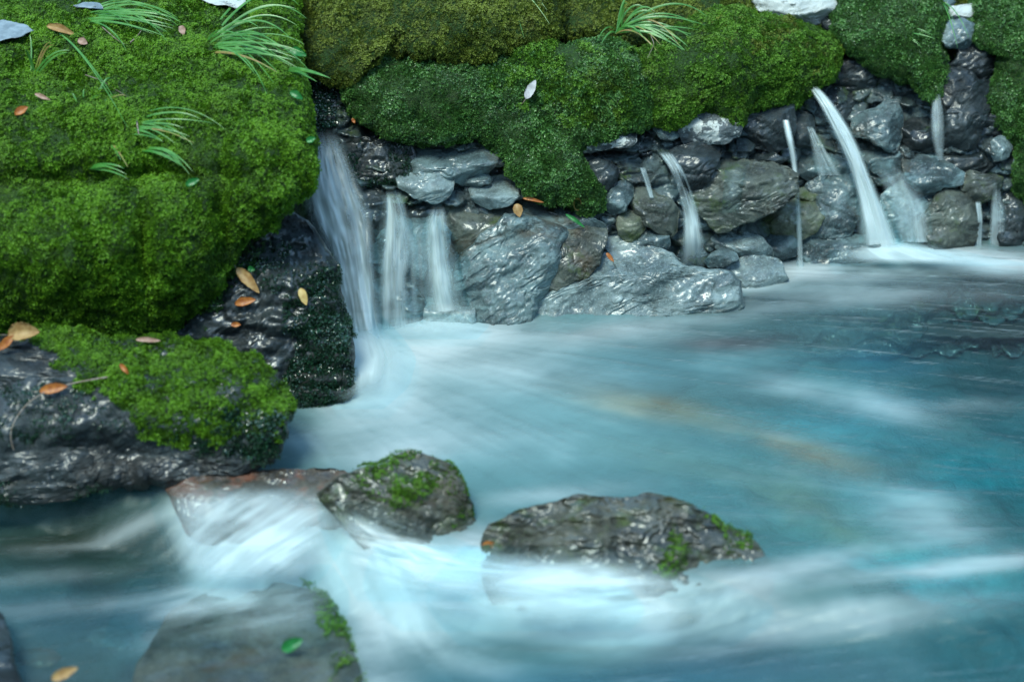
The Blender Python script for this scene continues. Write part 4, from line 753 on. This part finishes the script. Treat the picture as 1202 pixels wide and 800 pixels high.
fall([(180,390,662,0,.5),(150,410,690,0,.9),(130,410,720,0,.7),(120,380,760,0,.35)], 'thin film of water sliding over the back edge of the large bottom slab', dens=.8, th=3, dy=0, seed=27, streak=1.1, side_flow=-.25, edge=.8, fade=(.4, .5), depthfn=wplane(-.045), name='cascade')
fall([(978,1075,276,0,.4),(975,1110,290,0,1),(970,1160,301,0,1),(975,1220,312,0,.6)], 'broad mound of white foam where the brightest jet hits the pool', dens=1.2, th=5, dy=0, seed=24, streak=.5, edge=.8, fade=(.4, .35), depthfn=wplane(.028), name='splash')
fall([(396,450,372,0,.4),(384,470,392,0,1),(376,490,420,0,1),(380,480,455,0,.6),(390,450,480,0,.3)], 'white splash boiling at the foot of the widest waterfall', dens=1.2, th=5, dy=0, seed=25, streak=.5, edge=.9, fade=(.35, .45), depthfn=wplane(.03), name='splash')
fall([(440,560,368,0,.4),(430,575,382,0,.9),(440,560,398,0,.5)], 'low line of foam along the feet of the two pale veils', dens=.7, th=4, dy=0, seed=26, streak=.6, edge=.9, fade=(.4, .4), depthfn=wplane(.022), name='splash')

# ------------------------------------------------------------------ sedge tufts
def ribbon(pts3, w0, up=None, n=18):
    p = np.array(pts3, float); t = np.linspace(0, 1, n)
    if len(p) == 3: c = (1-t)[:, None]**2*p[0]+2*((1-t)*t)[:, None]*p[1]+(t**2)[:, None]*p[2]
    else: c = np.stack([np.interp(t, np.linspace(0, 1, len(p)), p[:, i]) for i in range(3)], 1)
    tan = np.gradient(c, axis=0); tan /= np.linalg.norm(tan, axis=1)[:, None]
    side = np.cross(tan, up if up is not None else np.array([.15, -.8, .5])); side /= np.maximum(np.linalg.norm(side, axis=1)[:, None], 1e-6)
    nr = np.cross(side, tan); w = (w0*np.minimum(1, .35+t*3)*(1-t**2.5)+.00025)[:, None]
    V = np.stack([c-side*w, c-nr*w*.35, c+side*w, c+nr*w*.12], 1).reshape(-1, 3)     # keeled blade with thickness
    F = []
    for i in range(n-1):
        a = i*4; b = a+4
        for k in range(4): F.append((a+k, a+(k+1) % 4, b+(k+1) % 4, b+k))
    return V, np.array(F)
def join(parts):
    V, F, o = [], [], 0
    for v, f in parts: V.append(v); F.append(f+o); o += len(v)
    return np.vstack(V), np.vstack(F)
def P3(px, py, fn, off): return at_depth(np.array([float(px)]), np.array([float(py)]), fn(np.array([float(px)]), np.array([float(py)]))+off)[0]
def tuft(root, tips, label, fn=left_depth, off=-.05, w=.0016, lift=1.0, name='sedge_tuft', yellow=.12, seed=0, spread=4, extra=0, cat='grass tuft'):
    r = random.Random(seed); P, Y = [], []
    tips = list(tips)
    for _ in range(extra):
        a, b = r.choice(tips[:]), r.choice(tips[:]); k = r.random(); tips.append((a[0]*(1-k)+b[0]*k+r.uniform(-6, 6), a[1]*(1-k)+b[1]*k+r.uniform(-6, 6)))
    for tx, ty in tips:
        rx, ry = root[0]+r.uniform(-spread, spread), root[1]+r.uniform(-spread*.5, spread*.5)
        a = P3(rx, ry, fn, off*.4); L = math.hypot(tx-rx, ty-ry); c = P3(tx, ty, fn, off-.03*r.random()-.01)
        mx, my = rx+(tx-rx)*r.uniform(.3, .6)+r.uniform(-4, 4), min(ry, ty)-L*lift*r.uniform(.1, .5); b = P3(mx, my, fn, off-.06*L/100)
        P.append((ribbon([a, b, c], w*1.35*r.uniform(.55, 1.3)), r.random() < yellow))
    e = bpy.data.objects.new(name, None); COL.objects.link(e); base = P3(*root, fn, off*.4); e.location = base; e['_b'] = [float(x) for x in base]; e.empty_display_size = .03
    tag(e, label, cat, 'sedge tufts growing out of the moss')
    for (v, f), yl in P:
        o = mesh_obj('blade', v, f, M['blade_y' if yl else 'blade'], e, smooth=False)
        if yl: tag(o, 'yellowing blade')
    return e
LMo = -.115
tuft((236,66), [(313,110),(321,97),(300,88),(350,72),(356,62),(365,86),(342,78),(357,52),(360,22),(352,0),(345,60),(330,70),(280,42),(262,36)], 'large arching sedge tuft at the upper right shoulder of the moss boulder', off=LMo, seed=1, extra=20)
tuft((128,160), [(258,146),(236,140),(226,170),(205,168),(190,165),(215,150),(222,160)], 'sedge tuft arching rightwards in the middle of the moss boulder', off=LMo, seed=2, extra=5, lift=.8)
tuft((156,180), [(222,204),(212,190),(218,198),(200,184)], 'short sedge tuft below the arching middle tuft', off=LMo, seed=3, extra=4, lift=.8)
tuft((95,200), [(150,210),(146,198),(130,196)], 'sparse low sedge tuft with three or so blades on the left moss', off=LMo, seed=4, extra=1, lift=.5)
tuft((88,28), [(192,42),(180,40),(212,26),(155,32),(148,58),(200,20),(170,8),(110,0)], 'sedge tuft at the top left arching above the curled leaf', off=LMo, seed=5, extra=12)
tuft((40,88), [(34,42),(30,60),(60,50),(80,62)], 'thin upright sedge tuft near the grey slate', off=LMo, seed=6, lift=.2, extra=2)
tuft((55,36), [(150,150),(142,128)], 'pair of long trailing sedge blades crossing the moss', off=LMo, seed=7, lift=.1, spread=2)
tuft((100,150), [(84,110),(122,104),(148,112),(130,92),(92,130)], 'dark upright sedge blades left of the arching middle tuft', off=LMo, seed=8, lift=.25, extra=3)
tuft((118,165), [(150,196),(142,188)], 'two short blades hanging under the arching middle tuft', off=LMo, seed=9, lift=.2)
tuft((168,220), [(210,262),(205,240)], 'tiny drooping sedge blades at the right end of the low moss lobe', off=LMo, seed=10, lift=.4)
tuft((726,38), [(828,30),(824,45),(820,78),(814,62),(795,98),(797,60),(778,56),(800,50),(760,12),(745,0),(735,10),(830,20),(700,50)], 'lush sedge tuft on top of the wall left of the russet moss cushion', fn=wall_depth, off=-.07, seed=11, extra=12, yellow=.22)
tuft((560,-25), [(600,48),(615,44),(582,20),(642,12),(645,28),(596,24)], 'sedge blades hanging from the top edge above the moss curtain', fn=wall_depth, off=-.10, seed=12, extra=4, yellow=.2)
tuft((1042,44), [(1098,46),(1090,40),(1080,52),(1010,40)], 'thin dark sedge tuft on the small moss cushion over the hollow', fn=wall_depth, off=-.08, seed=13, extra=2, w=.0012)
tuft((1104,2), [(1137,44),(1124,56),(1122,30)], 'three fine blades drooping over the upper right stone stack', fn=wall_depth, off=-.08, seed=14, w=.001, lift=.3)
tuft((330,82), [(388,92),(372,96),(362,88)], 'few broad bright blades at the edge of the moss boulder beside the shadow', off=LMo, seed=15, w=.0026, lift=.2, yellow=0)

# ------------------------------------------------------------------ leaves, twigs, litter
def leaf(px, py, L, wd, ang, mat, label, fn, off, curl=.25, name='fallen_leaf', cat='leaf', stem=True, group='fallen leaves', seed=0, tilt=.0):
    r = np.random.default_rng(seed+int(px)); nu, nv = 15, 7; V = []
    C = P3(px, py, fn, off); sc = np.linalg.norm(C-CAM)/FOC
    a = math.radians(ang); ax = RIGHT*math.cos(a)-UPV*math.sin(a); ay = RIGHT*math.sin(a)+UPV*math.cos(a); nrm = -FWD
    nrm = nrm+np.array([0, 0, .4+tilt]); nrm /= np.linalg.norm(nrm)
    for s_ in (0, 1):
        for i in range(nu):
            t = i/(nu-1); w = wd*.5*math.sin(math.pi*min(1, t**.8*1.0))**.75*(1+.12*r.normal()*.4)
            for j in range(nv):
                v = j/(nv-1)*2-1
                p = C+ax*((t-.5)*L*sc)+ay*(v*w*sc)+nrm*((abs(v)*w*.55*curl*2+curl*L*.22*math.sin(t*3.1)+.4*math.sin(t*9+px))*sc-s_*.0006)
                V.append(p)
    g = grid_faces(nv, nu); N = nu*nv; ring = [j for j in range(nv)]+[i*nv+nv-1 for i in range(1, nu)]+[(nu-1)*nv+j for j in range(nv-2, -1, -1)]+[i*nv for i in range(nu-2, 0, -1)]
    F = [g, g[:, ::-1]+N, np.array([(ring[k], ring[(k+1) % len(ring)], ring[(k+1) % len(ring)]+N, ring[k]+N) for k in range(len(ring))])]
    o = mesh_obj(name, np.array(V), np.vstack(F), M[mat]); tag(o, label, cat, group)
    if stem:
        e0 = C-ax*L*.5*sc; v, f = ribbon([e0, e0-ax*L*.15*sc+nrm*.002, e0-ax*L*.3*sc+ay*L*.06*sc], .0006, n=6); mesh_obj('stem', v, f, M['twig'], o)
    return o
lbf = lambda x, y: (np.interp(y, [240, 300, 400, 500], [.0, -.09, -.19, -.25])+4)/rays(x, y)[..., 1]
leaf(291, 329, 40, 13, 48, 'leaf_tan', 'long tan leaf on the dark wet boulder under the moss', lbf, -.105)
leaf(288, 354, 26, 10, -12, 'leaf_orange', 'orange-brown leaf just below the long tan leaf', lbf, -.105, stem=False)
leaf(356, 348, 22, 10, 70, 'leaf_yellow', 'small upright yellow leaf on teal moss beside the leftmost fall', lbf, -.10, stem=False)
leaf(277, 381, 12, 6, 0, 'leaf_orange', 'tiny orange leaf on the shining part of the wet boulder', lbf, -.105, stem=False)
leaf(295, 316, 9, 7, 10, 'leaf_green', 'tiny green leaf at the tip of the long tan leaf', lbf, -.10, stem=False)
leaf(28, 391, 38, 20, -6, 'leaf_tan', 'broad beige curled leaf on top of the low mossy boulder', lowf, -.085, curl=.5)
leaf(8, 402, 26, 10, -40, 'leaf_orange', 'orange leaf at the left edge beside the broad beige leaf', lowf, -.075, stem=False)
leaf(63, 456, 34, 11, -10, 'leaf_orange', 'bright orange leaf lying on the dark front of the low mossy boulder', lowf, -.08)
leaf(174, 399, 30, 6, 3, 'leaf_pink', 'thin pinkish leaf at the back rim of the low mossy boulder', lowf, -.075, stem=False)
leaf(146, 433, 16, 6, 50, 'leaf_orange', 'small orange-brown leaf in the moss crease of the low boulder', lowf, -.085, stem=False)
leaf(72, 36, 36, 9, 18, 'leaf_tan', 'curled tan leaf at the top left near the grey slate', left_depth, LMo, curl=.5, stem=False)
leaf(97, 49, 12, 9, 20, 'leaf_pink', 'small pinkish leaf right of the curled tan leaf', left_depth, LMo, stem=False)
leaf(50, 114, 20, 5, 22, 'leaf_pink', 'narrow brown-pink leaf on the upper left moss', left_depth, LMo, stem=False)
leaf(25, 130, 18, 9, -28, 'leaf_orange', 'orange-brown leaf near the left edge on the moss boulder', left_depth, LMo, stem=False)
leaf(214, 36, 12, 8, 70, 'leaf_pink', 'pale pink leaf scrap above the large arching sedge', left_depth, LMo, stem=False)
leaf(226, 214, 18, 9, -25, 'leaf_green', 'fresh green leaf lying on the moss boulder', left_depth, LMo, stem=False, name='green_leaf')
leaf(116, 110, 8, 7, 60, 'leaf_white', 'white speck of leaf in the upper left moss', left_depth, LMo, stem=False)
leaf(324, 150, 11, 6, -30, 'leaf_white', 'upper of two white scraps on the right shoulder of the moss boulder', left_depth, LMo-.0, stem=False)
leaf(324, 176, 18, 7, 88, 'leaf_white', 'lower longer of two white scraps on the right shoulder of the moss boulder', left_depth, LMo-.0, stem=False)
leaf(269, 160, 12, 6, -40, 'leaf_white', 'pale bluish scrap on the moss left of the two white scraps', left_depth, LMo, stem=False)
leaf(623, 105, 26, 10, -62, 'leaf_white', 'white bleached leaf standing out on the moss curtain', wall_depth, -.115, curl=.1)
leaf(608, 247, 17, 11, 75, 'leaf_tan', 'rusty brown leaf stuck at the left end of the flat grey rock', wall_depth, -.085, stem=False)
leaf(626, 235, 26, 4, 12, 'leaf_orange', 'thin orange leaf strip along the top of the flat grey rock', wall_depth, -.07, stem=False)
leaf(716, 302, 14, 5, 50, 'leaf_orange', 'small orange leaf in the notch of the long cracked slab', wall_depth, -.115, stem=False)
leaf(675, 259, 28, 5, 35, 'leaf_green', 'single green blade lying on the flat grey rock', wall_depth, -.085, stem=False, name='green_leaf')
leaf(415, 142, 7, 4, 60, 'leaf_orange', 'tiny red leaf above the dripping ledge', wall_depth, -.08, stem=False)
leaf(343, 756, 28, 15, -28, 'leaf_green', 'bright green leaf on the large slab at the bottom', lambda x, y: ((-.11-CAM[2])/rays(x, y)[..., 2]), -.085, stem=False, name='green_leaf')
leaf(575, 642, 20, 14, 10, 'leaf_orange', 'blurred orange leaf caught between the two stream rocks', lambda x, y: ((-.01-CAM[2])/rays(x, y)[..., 2]), -.02, stem=False)
leaf(76, 790, 34, 12, -25, 'leaf_tan', 'blurred tan leaf at the bottom edge near the corner', lambda x, y: ((-.07-CAM[2])/rays(x, y)[..., 2]), -.03, stem=False)
leaf(365, 164, 12, 8, -20, 'leaf_green', 'small fresh green leaf at the lip of the widest waterfall', left_depth, LMo+.02, stem=False, name='green_leaf')
leaf(350, 62, 22, 10, 20, 'leaf_green', 'broad green leaf low in the large sedge tuft', left_depth, LMo, stem=False, name='green_leaf')
leaf(348, 112, 18, 9, 30, 'leaf_green', 'bluish green leaf at the rim of the moss boulder below the broad blades', left_depth, LMo, stem=False, name='green_leaf')
# curled ring leaf
t = np.linspace(0, 5.2, 26); C = P3(678, 240, wall_depth, -.08); sc = 4.6/FOC
cv = C+np.outer(np.cos(t)*4*sc, RIGHT)+np.outer(np.sin(t)*6.5*sc, UPV); V = []
for s_ in (0, 1): V += [c+FWD*(k*.006)+(c-C)*(.12*s_) for c in cv for k in (-1, 1)]
g = grid_faces(2, 26); ro = mesh_obj('fallen_leaf', np.array(V), np.vstack([g, g[:, ::-1]+52]), M['leaf_tan']); tag(ro, 'dry leaf curled into a ring at the foot of the moss curtain', 'leaf', 'fallen leaves')
def twig(pts, w, label, fn, off, mat='twig', name='twig'):
    p = np.array([P3(x, y, fn, off-.004*math.sin(i)) for i, (x, y) in enumerate(pts)]); n = 24; t = np.linspace(0, 1, n); k = np.linspace(0, 1, len(p))
    c = np.stack([np.interp(t, k, p[:, i]) for i in range(3)], 1); ker = np.array([.25, .5, .25])
    for _ in range(4): c[1:-1] = c[:-2]*.25+c[1:-1]*.5+c[2:]*.25
    V = []; m = 6; tan = np.gradient(c, axis=0); tan /= np.linalg.norm(tan, axis=1)[:, None]; s1 = np.cross(tan, [0.1, -.9, .3]); s1 /= np.linalg.norm(s1, axis=1)[:, None]; s2 = np.cross(tan, s1)
    for i in range(n):
        for j in range(m): a = j*2*math.pi/m; V.append(c[i]+(s1[i]*math.cos(a)+s2[i]*math.sin(a))*w*(1-.6*t[i]))
    F = [(i*m+j, i*m+(j+1) % m, (i+1)*m+(j+1) % m, (i+1)*m+j) for i in range(n-1) for j in range(m)]
    o = mesh_obj(name, np.array(V), np.array(F), M[mat]); tag(o, label, 'twig', 'twigs and roots'); return o
twig([(128,442),(80,450),(45,462),(25,480),(13,500),(12,515),(16,528)], .0018, 'thin brown root curving down the left side of the low mossy boulder', lowf, -.075)
twig([(158,126),(160,140),(163,158)], .0028, 'short dark stub standing in the moss beside the arching middle sedge', left_depth, LMo-.01)
twig([(153,50),(160,44),(166,36)], .0018, 'small pale twig leaning over the top left moss', left_depth, LMo)
twig([(120,32),(136,46),(146,52)], .0012, 'pale straw lying diagonally on the top left moss', left_depth, LMo)
twig([(100,88),(118,94),(150,114)], .001, 'thin straw stem in the middle of the upper left moss', left_depth, LMo)
twig([(764,42),(768,52),(760,68)], .001, 'dry hooked stem under the lush sedge tuft', wall_depth, -.09)
def slate(poly, label, fn, off, mat='slate'):
    o, s = solid('stone', poly, M[mat], depthfn=fn, dy=off, T=6, Tb=10, seed=int(poly[0][0])+200, step=1.6, facets=3, facet_k=.3); tag(o, label, 'stone', 'flat stones lying on the moss')
slate([(-12,27),(15,26),(32,31),(38,37),(24,43),(4,47),(-12,48)], 'flat blue-grey slate cut off by the left edge on the moss', left_depth, LMo+.01)
slate([(88,6),(98,3),(115,4),(122,10),(108,11),(94,9)], 'thin grey stone flake at the top left edge', left_depth, LMo+.01)
slate([(228,-6),(250,-8),(284,-6),(286,4),(276,10),(262,6),(245,3)], 'white stone peeping over the top edge above the large sedge tuft', left_depth, LMo+.01, 'lichen')

for o in bpy.data.objects:
    if '_b' in o: del o['_b']
